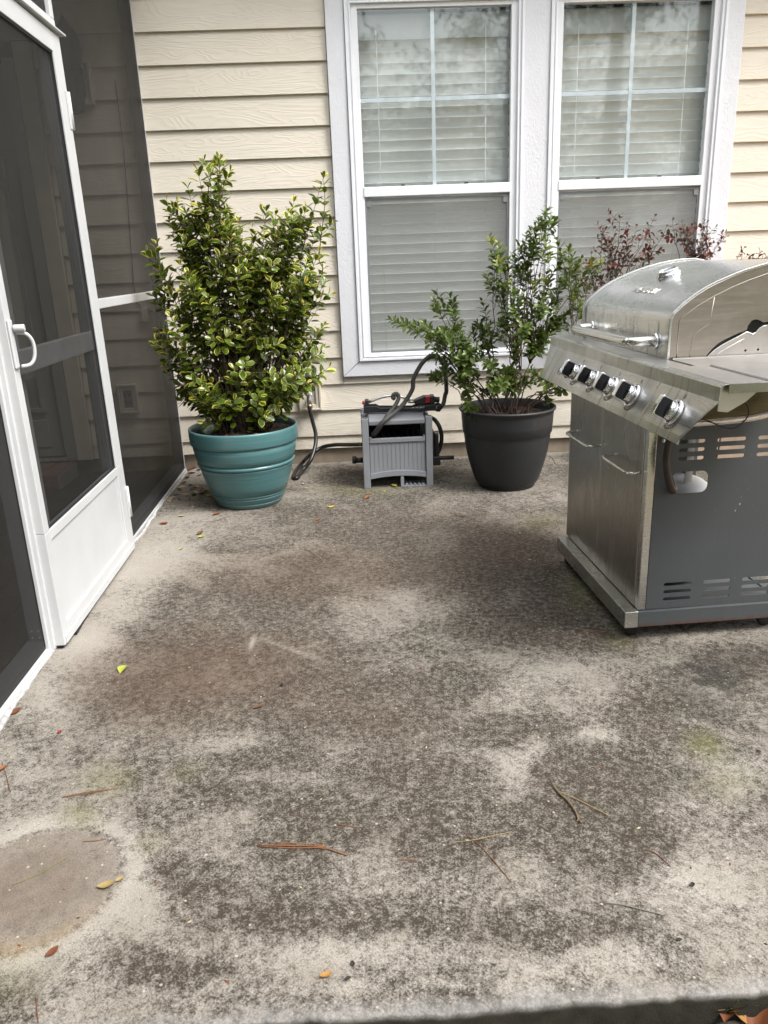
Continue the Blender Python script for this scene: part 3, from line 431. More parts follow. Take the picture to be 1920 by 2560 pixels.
def thing(name, label, cat, loc=(0, 0, 0), rz=0, group=None):
    o = bpy.data.objects.new(name, None); S.collection.objects.link(o); o.location = loc; o.rotation_euler = (0, 0, rz)
    o.empty_display_size = .05; ORG[o.name] = tuple(loc); return tag(o, label, cat, group)
def B(name, mat, parent, x0, x1, y0, y1, z0, z1, bevel=0., local=False):
    return MB().box(x0, x1, y0, y1, z0, z1).build(name, mat, parent, bevel, 2, local)
def sheet(name, mat, parent, x0, x1, y, z0, z1): return MB().add([(x0, y, z0), (x1, y, z0), (x1, y, z1), (x0, y, z1)], [(0, 1, 2, 3)]).build(name, mat, parent)
def inst(name, me, parent, loc=(0, 0, 0), mw=None):
    o = bpy.data.objects.new(name, me); S.collection.objects.link(o); o.parent = parent
    if mw is not None: o.matrix_basis = mw
    else: o.location = loc
    return o
def spline(pts, n=6):
    P = [Vector(p) for p in pts]; P = [P[0]*2-P[1]]+P+[P[-1]*2-P[-2]]; out = []
    for i in range(1, len(P)-2):
        for k in range(n):
            t = k/n; a, b, c, d = P[i-1:i+3]
            out.append(.5*((2*b)+(c-a)*t+(2*a-5*b+4*c-d)*t*t+(3*b-a-3*c+d)*t**3))
    out.append(P[-2]); return out
def text_mesh(name, body, size, mat, ext=.0004, shear=0, sx=1.):
    cu = bpy.data.curves.new('txt', 'FONT'); cu.body = body; cu.size = size; cu.extrude = ext; cu.align_x = 'CENTER'; cu.align_y = 'CENTER'; cu.shear = shear; cu.resolution_u = 3
    o = bpy.data.objects.new('txt', cu); S.collection.objects.link(o)
    dg = bpy.context.evaluated_depsgraph_get(); me = bpy.data.meshes.new_from_object(o.evaluated_get(dg))
    bpy.data.objects.remove(o); me.name = name; me.materials.clear(); me.materials.append(mat)
    if sx != 1.:
        for v in me.vertices: v.co.x *= sx
    return me
def frame_mat(o, x, y, z):
    m = Matrix.Identity(4)
    for i, c in enumerate((x, y, z)):
        for r in range(3): m[r][i] = c[r]
    m.translation = Vector(o); return m
def plate(name, outer, holes, thick, to3, mat, parent, local=True, direction=1):
    """flat polygon with holes, given 2D loops; to3 maps (a,b)->xyz, extruded along the plate's normal offset vector"""
    bm = bmesh.new(); ed = []
    for lp in [outer]+holes:
        vs = [bm.verts.new(to3(*p)) for p in lp]
        for i in range(len(vs)): ed.append(bm.edges.new((vs[i], vs[(i+1) % len(vs)])))
    bmesh.ops.triangle_fill(bm, use_beauty=True, use_dissolve=False, edges=ed)
    ret = bmesh.ops.extrude_face_region(bm, geom=bm.faces[:])
    bmesh.ops.translate(bm, vec=Vector(thick), verts=[g for g in ret['geom'] if isinstance(g, bmesh.types.BMVert)])
    bmesh.ops.recalc_face_normals(bm, faces=bm.faces[:])
    me = bpy.data.meshes.new(name); bm.to_mesh(me); bm.free(); me.materials.append(mat)
    o = bpy.data.objects.new(name, me); S.collection.objects.link(o)
    if parent is not None: o.parent = parent
    return o
def slot(x0, x1, z, h=.0062, n=5):
    p = []
    for k in range(n+1): a = -math.pi/2+math.pi*k/n; p.append((x1-h+h*math.cos(a), z+h*math.sin(a)))
    for k in range(n+1): a = math.pi/2+math.pi*k/n; p.append((x0+h+h*math.cos(a), z+h*math.sin(a)))
    return p
def rrect(x0, x1, z0, z1, r, n=4):
    p = []
    for (cx, cz, a0) in [(x1-r, z0+r, -90), (x1-r, z1-r, 0), (x0+r, z1-r, 90), (x0+r, z0+r, 180)]:
        for k in range(n+1): a = R(a0+90*k/n); p.append((cx+r*math.cos(a), cz+r*math.sin(a)))
    return p

# ================================================================== SETTING
# ---- far ground
g = MB().add([(-150, -150, -.14), (150, -150, -.14), (150, 150, -.14), (-150, 150, -.14)], [(0, 1, 2, 3)]).build('lawn', M['lawn']); tag(g, kind='structure')
g = MB().add([(2.05, -1, -.115), (6, -1, -.115), (6, 5.2, -.115), (2.05, 5.2, -.115)], [(0, 1, 2, 3)]).build('pine_straw_bed', M['ground']); tag(g, kind='structure')
SOILZ = -.062
def soil_strip():
    mb = MB(); nx, ny = 150, 24
    for j in range(ny+1):
        for i in range(nx+1):
            x = -1.3+3.6*i/nx; y = .55+.47*j/ny
            mb.v.append((x, y, SOILZ+rnd.uniform(-.006, .006)))
    for j in range(ny):
        for i in range(nx):
            a = j*(nx+1)+i; mb.f.append((a, a+1, a+nx+2, a+nx+1)); mb.m.append(0); mb.sm.append(True)
    o = mb.build('soil_strip', M['earth']); tag(o, kind='structure')
soil_strip()
# ---- patio slab: fine sheet with stain layers
def patio():
    X0, X1, Y1 = -1.165, 2.05, 5.075
    nx, ny = 212, 270
    xs = np.linspace(X0, X1, nx+1); ys = np.linspace(1.03, Y1, ny+1)
    XX, YY = np.meshgrid(xs, ys); Z = np.zeros_like(XX)
    rs = np.random.RandomState(3)
    wob = np.convolve(rs.randn(nx+9), np.ones(9)/9, 'valid')*.006+np.convolve(rs.randn(nx+2), np.ones(2)/2, 'valid')[:nx+1]*.002
    YY[0] += wob; YY[1] += wob*.6
    Z[0] -= .002
    top = np.stack([XX, YY, Z], -1).reshape(-1, 3)
    r1 = np.stack([xs, YY[0]-.003, np.full_like(xs, -.004)], -1); r2 = np.stack([xs, YY[0]-.006, np.full_like(xs, -.13)], -1)
    V = np.concatenate([top, r1, r2]); w_ = nx+1; f = []
    for j in range(ny):
        for i in range(nx): a = j*w_+i; f.append((a, a+1, a+w_+1, a+w_))
    b = (ny+1)*w_
    for i in range(nx): f.append((i, b+i, b+i+1, i+1)); f.append((b+i, b+w_+i, b+w_+i+1, b+i+1))
    me = bpy.data.meshes.new('patio'); me.from_pydata(V.tolist(), [], f); me.materials.append(M['concrete'])
    # smooth value noise to roughen stain outlines
    def vn(x, y, s, seed):
        r_ = np.random.RandomState(seed); G = r_.rand(64, 64); u = (x*s) % 63; v = (y*s) % 63
        i = u.astype(int); j = v.astype(int); a = u-i; c = v-j; a = a*a*(3-2*a); c = c*c*(3-2*c)
        return (G[j, i]*(1-a)+G[j, i+1]*a)*(1-c)+(G[j+1, i]*(1-a)+G[j+1, i+1]*a)*c
    x, y = V[:, 0]+3, V[:, 1]+1
    def fbm(s, seed): return vn(x, y, s, seed)*.5+vn(x, y, s*2.1, seed+1)*.28+vn(x, y, s*4.3, seed+2)*.22-.5
    wx = V[:, 0]+.16*fbm(2.2, 5)+.05*fbm(8, 15); wy = V[:, 1]+.16*fbm(2.2, 25)+.05*fbm(8, 35)
    ch = {c: np.zeros(len(V)) for c in 'dblgkwprz'}
    for kind, c, e1, e2, s_ in STAINS:
        A = np.array([[e1[0], e2[0]], [e1[1], e2[1]]]); Ai = np.linalg.inv(A)
        px, py = (V[:, 0], V[:, 1]) if kind == 'w' else (wx, wy)
        dx, dy = px-c[0], py-c[1]
        q = np.sqrt((Ai[0, 0]*dx+Ai[0, 1]*dy)**2+(Ai[1, 0]*dx+Ai[1, 1]*dy)**2)
        val = s_*np.clip(1.25-q*.85, 0, 1)**1.15
        ch[kind] = 1-(1-ch[kind])*(1-val)
    # round imprint where a pot once stood
    ix, iy, ir = IMPRINT
    rr = np.hypot(V[:, 0]-ix, V[:, 1]-iy)+.006*fbm(9, 55)
    ins = np.clip((ir-rr)/.012, 0, 1); ring = np.exp(-((rr-ir*.93)/.018)**2)
    ch['b'] *= 1-ins; ch['d'] *= 1-.8*ins; ch['g'] *= 1-ins; ch['l'] *= 1-ins; ch['p'] = ins*(1-.35*np.exp(-((rr-ir*.80)/.03)**2))
    ang = np.arctan2(V[:, 1]-iy, V[:, 0]-ix)
    ch['r'] = .9*np.exp(-((rr-ir*.97)/.022)**2)*np.clip(-np.sin(ang)*1.2-.25, 0, 1)*(.6+fbm(7, 91))
    ch['l'] = np.clip(ch['l']+.8*np.exp(-((rr-ir*1.13)/.035)**2)*(.75+fbm(6, 61)), 0, 1); ch['d'] = np.clip(ch['d']+.45*np.exp(-((rr-ir*1.005)/.009)**2), 0, 1)
    # pale strip under the porch edge
    e = np.clip((-.78-V[:, 0]+.12*fbm(3, 77))/.25, 0, 1); ch['l'] = np.clip(ch['l']+.35*e, 0, 1)
    wl = np.clip((V[:, 1]-4.93)/.1, 0, 1); ch['l'] = np.clip(ch['l']+.5*wl, 0, 1)
    for nm, cc in (('stain', 'dbl'), ('stain2', 'gkw'), ('stain3', 'prz')):
        at = me.color_attributes.new(nm, 'FLOAT_COLOR', 'POINT')
        at.data.foreach_set('color', np.stack([ch[c] for c in cc]+[np.ones(len(V))], -1).astype(np.float32).ravel())
    me.polygons.foreach_set('use_smooth', [True]*len(f))
    o = bpy.data.objects.new('patio', me); S.collection.objects.link(o); tag(o, kind='structure')
    B('slab_core', M['foundation'], o, X0, X1, 1.05, Y1, -.14, -.02)
patio()
# ---- porch floor of dark planks
pf = MB().box(-4.25, -1.167, -.5, 5.07, -.12, -.004).build('porch_floor', M['mortar']); tag(pf, kind='structure')
pk = 0
for i in range(20):
    x0 = -1.225-.152*(i+1); y = -.5+rnd.uniform(-.9, 0)
    while y < 5.03:
        y1 = min(y+rnd.uniform(1.0, 1.5), 5.03)
        if y1 > -.45: MB().box(x0+.001, x0+.150, max(y, -.48)+.001, y1-.001, -.003, .004+rnd.uniform(0, .0008)).build('plank', M['plank'], pf)
        y = y1
# ---- distant wood behind the viewer (mirrored in the panes and the steel)
def woods():
    rs = np.random.RandomState(8); mb = MB(); mb.mi = 1
    for (tx, ty, h) in [(-7, -9, 13), (-4.2, -11, 15), (-1.5, -13, 13), (-.4, -10, 5), (4.0, -11, 14), (6, -9.5, 11), (9, -12, 14), (12, -10, 12), (-11, -12, 14), (15, -6, 12), (-14, -5, 12), (17, 2, 12)]:
        mb.tube([(tx, ty, -.14), (tx+.2, ty, h*.5), (tx+.1, ty+.1, h)], [.22, .16, .05], 7)
    trunks_v, trunks_f = mb.v, mb.f
    cl = []
    for (tx, ty, h, rad, lo) in [(-7, -9, 13, 2.6, .30), (-4.2, -11, 15, 2.8, .42), (-1.5, -13, 13, 2.6, .2), (.4, -10, 5.6, 2.2, .1), (4.4, -11, 14, 2.3, .12), (6.6, -9.5, 12, 2.8, .10), (9, -12, 14, 3, .2), (12, -10, 12, 3, .15), (-11, -12, 14, 3.2, .15), (15, -6, 12, 3, .12), (-14, -5, 12, 3, .12), (17, 2, 12, 3, .12)]:
        for k in range(60):
            z = h*(lo+(1-lo)*rs.rand()); r_ = rad*(1-.55*(z/h))*math.sqrt(rs.rand()); a = rs.rand()*6.283
            cl.append((tx+r_*math.cos(a), ty+r_*math.sin(a), z, .3+.42*rs.rand()))
    for tx in (-22, -18, -14, -10.5, -7.2, -4.2, -1.6, .3, 2.4, 4.4, 7, 10, 13.5, 17, 21):
        h = 5.6 if -1 < tx < 3 else 13+3*rs.rand()
        for k in range(34): cl.append((tx+2.2*(rs.rand()-.5)*1.8, -18+2*rs.rand(), h*(.03+.97*rs.rand()), .75+.4*rs.rand()))
    for k in range(70):       # shrub layer
        x = -16+32*rs.rand(); cl.append((x, -8.5-4*rs.rand(), .3+1.7*rs.rand(), .7))
    cl = np.array(cl); n = 260
    cen = np.repeat(cl[:, :3], n, 0)+rs.randn(len(cl)*n, 3)*np.repeat(cl[:, 3:4], n, 0)*[.62, .62, .42]
    N = len(cen); u = rs.randn(N, 3); u /= np.linalg.norm(u, axis=1)[:, None]; v = np.cross(u, rs.randn(N, 3)); v /= np.linalg.norm(v, axis=1)[:, None]
    s_ = ((.014+.026*rs.rand(N))*np.where(cen[:, 1] < -14, 2.4, 1.))[:, None]
    quad = np.stack([cen-u*s_*1.5, cen+v*s_*.55, cen+u*s_*1.5, cen-v*s_*.55], 1).reshape(-1, 3)
    o0 = len(mb.v); allv = mb.v+[tuple(q) for q in quad.tolist()]
    allf = mb.f+[(o0+4*i, o0+4*i+1, o0+4*i+2, o0+4*i+3) for i in range(N)]
    me = bpy.data.meshes.new('woods'); me.from_pydata([tuple(p) for p in allv], [], allf)
    me.materials.append(M['woods']); me.materials.append(M['bark'])
    me.polygons.foreach_set('material_index', mb.m+[0]*N)
    o = bpy.data.objects.new('woods', me); S.collection.objects.link(o); tag(o, kind='stuff')
woods()

# ================================================================== HOUSE
house = thing('house', 'cream lap-sided house wall with two tall white windows', 'house', (0, 5.05, 0))
ZC = [.101]+[.185+.1675*k for k in range(18)]
def board(x0, x1, zb, zt, mat='siding'):
    mb = MB()
    P_ = [(5.0185, zb), (5.034, zb), (5.046, zt), (5.036, zt)]
    mb.loft([(x0, y, z) for y, z in P_], [(x1, y, z) for y, z in P_])
    return mb.build('siding_board', M[mat], house, .0018, 1)
WT, WB = 2.80, .567
def cover(x0, x1, z):
    return x0, x1
for i, zb in enumerate(ZC):
    nxt = ZC[i+1] if i+1 < len(ZC) else zb+.1675
    zt = min(nxt+.016, 3.2)
    segs = [(-1.728, -1.160)]
    if nxt <= WB-.01: segs += [(-1.157, .9+.5*((i*7) % 3-1)), (.902+.5*((i*7) % 3-1), 4.2)]
    else:
        segs += [(-1.157, -.081), (2.317, 4.2)]
        if zb < WB: board(-.079, 2.315, zb, WB-.002)
    segs.append((-4.2, -3.05))
    for a, b in segs: board(a, b, zb, zt)
mb = MB(); mb.box(-4.2, -.03, 5.047, 5.2, 0, 3.3); mb.box(2.27, 4.2, 5.047, 5.2, 0, 3.3); mb.box(-.029, 2.269, 5.047, 5.2, 0, .60); mb.box(-.029, 2.269, 5.047, 5.2, 2.72, 3.3); mb.box(1.06, 1.185, 5.048, 5.2, .601, 2.719)
mb.build('wall_core', M['inner'], house)
B('foundation', M['foundation'], house, -4.2, 4.2, 5.040, 5.30, -.2, .098)
B('interior_wall', M['inner'], house, -.5, 2.8, 5.42, 5.45, .3, 3.0)
B('soffit', M['soffit'], house, -4.6, 4.6, 4.66, 5.1, 3.22, 3.25)
MB().loft([(-4.6, 4.6, 3.26), (-4.6, 4.6, 3.36), (-4.6, 7.5, 4.9), (-4.6, 7.5, 4.8)], [(4.6, 4.6, 3.26), (4.6, 4.6, 3.36), (4.6, 7.5, 4.9), (4.6, 7.5, 4.8)]).build('roof', M['roof'], house)
# trim boards (mitred picture frame and wide mullion)
def trimpoly(poly, y0=4.996, y1=5.046):
    return MB().loft([(x, y0, z) for x, z in poly][::-1], [(x, y1, z) for x, z in poly][::-1]).build('trim_board', M['trim'], house, .003, 2)
e = .0012
trimpoly([(-.078, .567+e), (.028-e, .660+e), (.028-e, 2.672), (-.078, 2.775)])
trimpoly([(2.314, .567+e), (2.314, 2.775), (2.214, 2.672), (2.214, .660+e)])
trimpoly([(-.078+e, .567), (2.314-e, .567), (2.214-e, .659), (.028+e, .659)])
trimpoly([(.028+e, 2.673), (2.214-e, 2.673), (2.314-e, 2.776), (-.078+e, 2.776)])
trimpoly([(1.050, .661), (1.198, .661), (1.198, 2.671), (1.050, 2.671)])
def ring(mb, x0, x1, z0, z1, wx, wz0, wz1, y0, y1):
    mb.box(x0, x0+wx, y0, y1, z0, z1); mb.box(x1-wx, x1, y0, y1, z0, z1)
    mb.box(x0+wx, x1-wx, y0, y1, z0, z0+wz0); mb.box(x0+wx, x1-wx, y0, y1, z1-wz1, z1)
slat_me = None
def window(x0, x1, xm, lab, lx):
    z0, z1 = .661, 2.671
    mb = MB()
    ring(mb, x0, x1, z0, z1, .016, .016, .016, 4.984, 5.05)
    ring(mb, x0+.016, x1-.016, z0+.016, z1-.016, .010, .008, .012, 4.993, 5.05)
    ring(mb, x0+.026, x1-.026, z0+.024, z1-.028, .010, .006, .010, 4.988, 5.05)
    ring(mb, x0+.036, x1-.036, z0+.030, z1-.038, .038, .018, .024, 5.004, 5.05)
    w_ = mb.build('window', M['vinyl'], house, .0025, 2)
    gx0, gx1 = x0+.074, x1-.074
    B('meeting_rail', M['vinyl'], w_, gx0-.004, gx1+.004, 4.998, 5.048, 1.627, 1.683, .004)
    B('muntin', M['muntin'], w_, xm-.0105, xm+.0105, 5.026, 5.034, 1.684, 2.609)
    B('muntin', M['muntin'], w_, gx0, xm-.0115, 5.0265, 5.0335, 2.139, 2.161)
    B('muntin', M['muntin'], w_, xm+.0115, gx1, 5.0265, 5.0335, 2.139, 2.161)
    sheet('pane', M['glass'], w_, gx0, gx1, 5.022, 1.684, 2.609)
    sheet('pane', M['glass'], w_, gx0, gx1, 5.044, .709, 1.625)
    mb = MB(); ring(mb, gx0+.001, gx1-.001, .710, 1.618, .011, .011, .011, 5.012, 5.020); mb.build('screen_frame', M['frame_grey'], w_)
    MB().add([(gx0+.012, 5.016, .721), (gx1-.012, 5.016, .721), (gx1-.012, 5.016, 1.607), (gx0+.012, 5.016, 1.607)], [(0, 1, 2, 3)]).build('insect_screen', M['wscreen'], w_)
    for q in lx:
        B('latch', M['black_plastic'], w_, q-.011, q+.011, 5.008, 5.018, 1.684, 1.692)
    B('screen_clip', M['frame_grey'], w_, gx0+.013, gx0+.036, 5.010, 5.012, 1.575, 1.606); B('screen_clip', M['frame_grey'], w_, gx1-.036, gx1-.013, 5.010, 5.012, 1.575, 1.606)
    return w_
window(.029, 1.049, .527, '', (.335, .715))
window(1.199, 2.213, 1.684, '', (1.51, 1.885))
def blind(x0, x1, lab):
    b = thing('window_blind', lab, 'blind', ((x0+x1)/2, 5.11, .70), 0, 'white horizontal blinds behind the two windows')
    B('head_rail', M['blind_head'], b, x0, x1, 5.075, 5.13, 2.53, 2.60, .003)
    B('valance', M['blind_head'], b, x0, x1, 5.066, 5.072, 2.465, 2.592, .002)
    mb = MB(); a = R(66); ca, sa = math.cos(a), math.sin(a); L = (x1-x0)/2; hw = .0335
    P_ = []
    for k in range(5):
        s_ = -1+k/2; P_.append((s_*hw*ca-.004*(1-s_*s_)*sa, -s_*hw*sa-.004*(1-s_*s_)*ca))
    P2 = [(y+.0042*sa, z+.0042*ca) for y, z in P_][::-1]
    prof = P_+P2
    mb.loft([(-L, -y, -z) for y, z in prof], [(L, -y, -z) for y, z in prof], True, False)
    global slat_me
    me = mb.mesh('slat', M['blind'])
    k = 0
    z = .745
    while z < 2.50:
        o = inst('slat', me, b, (0, rnd.uniform(-.001, .001), z-.70)); o.rotation_euler = (rnd.uniform(-.035, .035), rnd.uniform(-.0015, .0015), 0)
        z += .0585
    B('bottom_rail', M['blind'], b, x0, x1, 5.09, 5.13, .705, .722, .003)
    for q in (.145, .5, .84):
        xx = x0+(x1-x0)*q; MB().tube([(xx, 5.066, .72), (xx, 5.066, 2.52)], .0016, 5).build('ladder_cord', M['cordm'], b)
blind(.075, .985, 'white horizontal blind behind the left window, between siding and mullion')
blind(1.245, 2.165, 'white horizontal blind behind the right window, above the grill')
# utility blocks
def block(x0, x1, z0, z1, y=5.0, nm='utility_block', mat='block'):
    mb = MB(); ring(mb, x0, x1, z0, z1, .014, .014, .014, y-.008, 5.044); ring(mb, x0+.014, x1-.014, z0+.014, z1-.014, .022, .022, .022, y, 5.044)
    mb.box(x0+.036, x1-.036, 5.014, 5.044, z0+.036, z1-.036)
    return mb.build(nm, M[mat], house, .003, 2)
ub = block(-.372, -.228, .362, .543, 5.0)
lb = block(-1.555, -1.418, 2.17, 2.39)
ob = block(-1.518, -1.393, .393, .577)
B('outlet_cover', M['frame_grey'], ob, -1.488, -1.424, 5.002, 5.014, .424, .546, .004)
mb = MB()
for zz in (.46, .51):
    for xx in (-1.47, -1.444): mb.box(xx-.003, xx+.003, 5.0, 5.002, zz-.008, zz+.008)
mb.build('socket_slot', M['black_plastic'], ob)
# entry door inside the porch
dr = B('entry_door', M['door_paint'], house, -2.92, -1.905, 5.03, 5.046, .13, 2.40)
mb = MB(); ring(mb, -2.80, -1.985, .42, 2.28, .03, .03, .03, 5.012, 5.03); mb.build('pane_frame', M['door_paint'], dr, .003)
sheet('door_pane', M['glass'], dr, -2.77, -2.015, 5.024, .45, 2.25)
B('lower_panel', M['door_paint'], dr, -2.78, -1.99, 5.022, 5.03, .19, .37, .006)
B('threshold', M['zinc'], dr, -2.94, -1.89, 4.99, 5.03, .105, .125)
for (a, b, c, d) in [(-1.902, -1.83, .10, 2.42), (-3.0, -2.925, .10, 2.42)]: B('door_jamb', M['door_paint'], house, a, b, 5.0, 5.044, c, d, .003)
B('trim_board', M['block'], house, -1.828, -1.731, 4.998, 5.044, .10, 2.50, .003)
B('trim_board', M['block'], house, -3.1, -1.731, 4.998, 5.044, 2.505, 2.62, .003)
B('conduit_box', M['block'], house, -1.30, -1.262, 4.99, 5.02, .96, 1.04, .002)
MB().tube(spline([(-1.285, 5.012, 2.3), (-1.29, 5.012, 1.87), (-1.33, 5.015, 1.16), (-1.31, 5.012, 1.06), (-1.285, 5.01, 1.03)], 5), .0025, 5).build('cable', M['black_plastic'], house)
# wall lantern
ln = thing('wall_lantern', 'black wall lantern on its mounting block inside the screened porch', 'lantern', (-1.49, 4.98, 2.15))
MB().lathe([(.0, 2.30), (.05, 2.31), (.062, 2.34), (.085, 2.42), (.06, 2.5), (.02, 2.56), (.0, 2.6)], 6, (-1.49, 4.88, 0), None, False).build('lantern_cap', M['lantern'], ln)
MB().lathe([(.0, 2.10), (.045, 2.11), (.058, 2.16), (.066, 2.30)], 6, (-1.49, 4.88, 0), None, False).build('lantern_body', M['lantern'], ln)
B('back_plate', M['lantern'], ln, -1.525, -1.455, 4.985, 4.998, 2.21, 2.36, .004)
MB().tube(spline([(-1.49, 4.985, 2.28), (-1.49, 4.95, 2.4), (-1.49, 4.90, 2.45)], 5), .009, 8).build('bracket', M['lantern'], ln)
# brick step
bs = thing('brick_step', 'low brick step below the entry door inside the porch', 'step', (-2.4, 4.8, 0))
B('mortar_bed', M['mortar'], bs, -2.995, -1.835, 4.655, 4.985, .004, .088)
for i in range(10):
    for j in range(2):
        B('brick', M['brick'], bs, -2.99+.116*i, -2.99+.116*i+.106, 4.65+.17*j, 4.65+.17*j+.16, .01, .096+rnd.uniform(-.002, .002), .006)

# hose bib on the block
hb = thing('hose_bib', 'silver outdoor faucet on the cream block right of the teal pot plant', 'faucet', (-.303, 5.0, .43))
MB().tube([(-.303, 5.014, .452), (-.303, 4.955, .447)], .012, 10).build('spout_pipe', M['zinc'], hb)
MB().lathe([(.0, -.035), (.016, -.032), (.021, -.012), (.019, .012), (.014, .03), (.009, .045), (0, .047)], 14, (-.303, 4.945, .435)).build('valve_body', M['zinc'], hb)
MB().lathe([(.0, -.028), (.019, -.027), (.019, -.004), (.015, 0)], 12, (-.303, 4.937, .412)).build('hose_nut', M['brass'], hb)
mb = MB()
for k in range(14):
    a = 2*math.pi*k/14; r_ = .024 if k % 2 else .019
    mb.v.append((-.303+r_*math.cos(a), 4.935+.006*math.sin(a*3), .482+r_*.8*math.sin(a)))
n0 = list(mb.v); mb.v = []
mb.loft(n0, [(x, y-.014, z) for x, y, z in n0]).build('wheel_handle', M['zinc'], hb, .003)

# ================================================================== SCREENED PORCH
XP = -1.15
porch = thing('screen_porch', 'white framed screened porch side with dark mesh along the patio', 'porch', (XP, 3.5, 0))
porch.location.x = -1.127; porch.rotation_euler.z = .0135          # the porch side runs very slightly askew of the house
B('post', M['post_dark'], porch, -1.212, -1.154, 4.972, 5.016, .052, 2.70, .002)
B('corner_trim', M['alu_white'], porch, -1.166, -1.150, 5.006, 5.017, .02, 2.70)
B('post', M['frame_grey'], porch, -1.205, -1.158, 3.50, 3.555, .052, 2.70)
B('post', M['frame_grey'], porch, -1.205, -1.154, 2.470, 2.520, .052, 2.70, .002)
B('post', M['frame_grey'], porch, -1.205, -1.154, .70, .75, .052, 2.70, .002)
B('post', M['frame_grey'], porch, -1.205, -1.154, -.5, -.45, .052, 2.70, .002)
B('bottom_rail', M['frame_grey'], porch, -1.215, -1.154, 3.50, 5.016, .006, .050, .002)
B('bottom_rail', M['frame_grey'], porch, -1.215, -1.154, -.5, 2.520, .006, .050, .002)
B('base_track', M['alu_white'], porch, -1.152, -1.143, 3.50, 5.016, .001, .014)
B('base_track', M['alu_white'], porch, -1.152, -1.138, -.5, 2.467, .001, .022)
B('rail', M['alu_white'], porch, -1.170, -1.135, 3.556, 4.985, 1.103, 1.145, .003)
B('top_rail', M['alu_white'], porch, -1.20, -1.15, -.5, 5.016, 2.702, 2.76)
B('header', M['alu_white'], porch, -1.19, -1.138, 2.468, 3.55, 2.125, 2.205, .003)
B('drip_lip', M['alu_white'], porch, -1.138, -1.098, 2.46, 3.535, 2.143, 2.150, .002)
B('door_post', M['alu_white'], porch, -1.156, -1.138, 3.505, 3.545, 2.206, 2.70, .002)
mb = MB(); mb.box(-1.153, -1.140, 2.468, 2.484, .012, 2.124); mb.box(-1.153, -1.128, 2.484, 2.500, .010, 2.124); mb.box(-1.153, -1.141, 2.500, 2.538, .010, 2.124); mb.box(-1.153, -1.130, 2.538, 2.548, .010, 2.124)
mb.build('door_jamb', M['alu_white'], porch, .002)
B('weather_strip', M['spline'], porch, -1.1545, -1.151, 2.4655, 2.4675, .03, 2.12)
B('jamb_return', M['mid_grey'], porch, -1.153, -1.146, 2.5485, 2.68, .010, 2.124, .002)
def scr(y0, y1, z0, z1, x=-1.1528): MB().add([(x, y0, z0), (x, y1, z0), (x, y1, z1), (x, y0, z1)], [(0, 1, 2, 3)]).build('screen_panel', M['screen'], porch)
scr(3.545, 5.006, .012, 2.70); scr(-.5, 2.464, .012, 2.70); scr(2.52, 3.505, 2.206, 2.70)
B('ceiling', M['soffit'], porch, -4.3, -1.2, -.5, 5.0, 2.77, 2.82)
B('fascia', M['soffit'], porch, -1.198, -1.10, -.5, 4.6, 2.765, 3.05)
B('end_wall', M['block'], porch, -4.35, -4.25, -.5, 4.9, -.1, 2.8)
mb = MB()
for yy in (2.0, 1.6, .9): mb.lathe([(0, 0), (.005, 0), (.004, .003), (0, .004)], 8, (-1.18, yy, .0505))
for xx, zz in ((-1.19, .065), (-1.167, .065), (-1.19, .09), (-1.167, .09)): mb.lathe([(0, 0), (.0045, 0), (.0035, .003), (0, .004)], 8, (xx, 2.4695, zz), (0, -1, 0))
mb.build('rivet', M['zinc'], porch)
mb = MB(); pts = [(-1.136+.006*math.sin(7*y)+rnd.uniform(-.004, .004), y, .003) for y in np.linspace(1.1, 5.0, 60)]
mb.tube(pts, [.005+rnd.uniform(0, .006) for _ in pts], 6).build('caulk_bead', M['caulk'], porch)
# ---- the screen door (a part; its pieces are sub-parts, in door coordinates: y back to the hinge, x outward)
A0 = Vector((-1.101, 3.497, 0)); th = .0192
mb = MB()
mb.box(-.012, .022, -.100, 0, .428, 2.132)
mb.box(-.012, .022, -1.000, -.955, .428, 2.132)
mb.box(-.012, .022, -.955, -.100, 2.062, 2.132)
door = mb.build('screen_door', M['alu_white'], porch, .002, 2, True)
door['label'] = 'white screen door slightly ajar with solid white kick panel'
Pm = Matrix.Translation(porch.location) @ Matrix.Rotation(.0135, 4, 'Z')
door.matrix_basis = Pm.inverted() @ Matrix.Translation(A0) @ Matrix.Rotation(th, 4, 'Z') @ Matrix.Rotation(-.006, 4, 'Y')
def DB(name, mat, *a, bevel=0.): return B(name, M[mat], door, *a, bevel, True)
mb = MB(); mb.box(-.012, .022, -.100, 0, .016, .427); mb.box(-.012, .022, -1.0, -.945, .016, .427); mb.box(-.012, .022, -.945, -.100, .016, .085); mb.box(-.012, .022, -.945, -.100, .392, .427); mb.box(-.006, .014, -.945, -.100, .085, .392)
mb.build('kick_panel', M['alu_white'], door, .002, 2, True)
mb = MB(); mb.box(.022, .026, -.985, -.02, .018, .046); mb.build('sweep_holder', M['alu_white'], door, .001, 1, True)
mb = MB()
for i in range(30):
    y0 = -.99+.033*i; sag = .004*math.sin(i*.7)+(.012 if 2 < i < 8 else 0)
    mb.box(-.004+sag*.5, .010+sag, y0, y0+.033, .002, .016)
mb.build('door_sweep', M['spline'], door, 0, 2, True)
DB('mid_rail', 'mid_grey', -.020, .0062, -.953, -.101, .945, 1.022, bevel=.003)
door['kind_note'] = ''
del door['kind_note']
for (a, b) in ((.432, 2.06),):
    MB().add([(.008, -.954, a), (.008, -.101, a), (.008, -.101, b), (.008, -.954, b)], [(0, 1, 2, 3)]).build('door_screen', M['screen'], door, 0, 2, True)
DB('inner_stile', 'frame_grey', -.024, -.003, -.150, -.101, .432, 2.06)
DB('inner_stile', 'frame_grey', -.024, -.003, -.953, -.93, .432, 2.06)
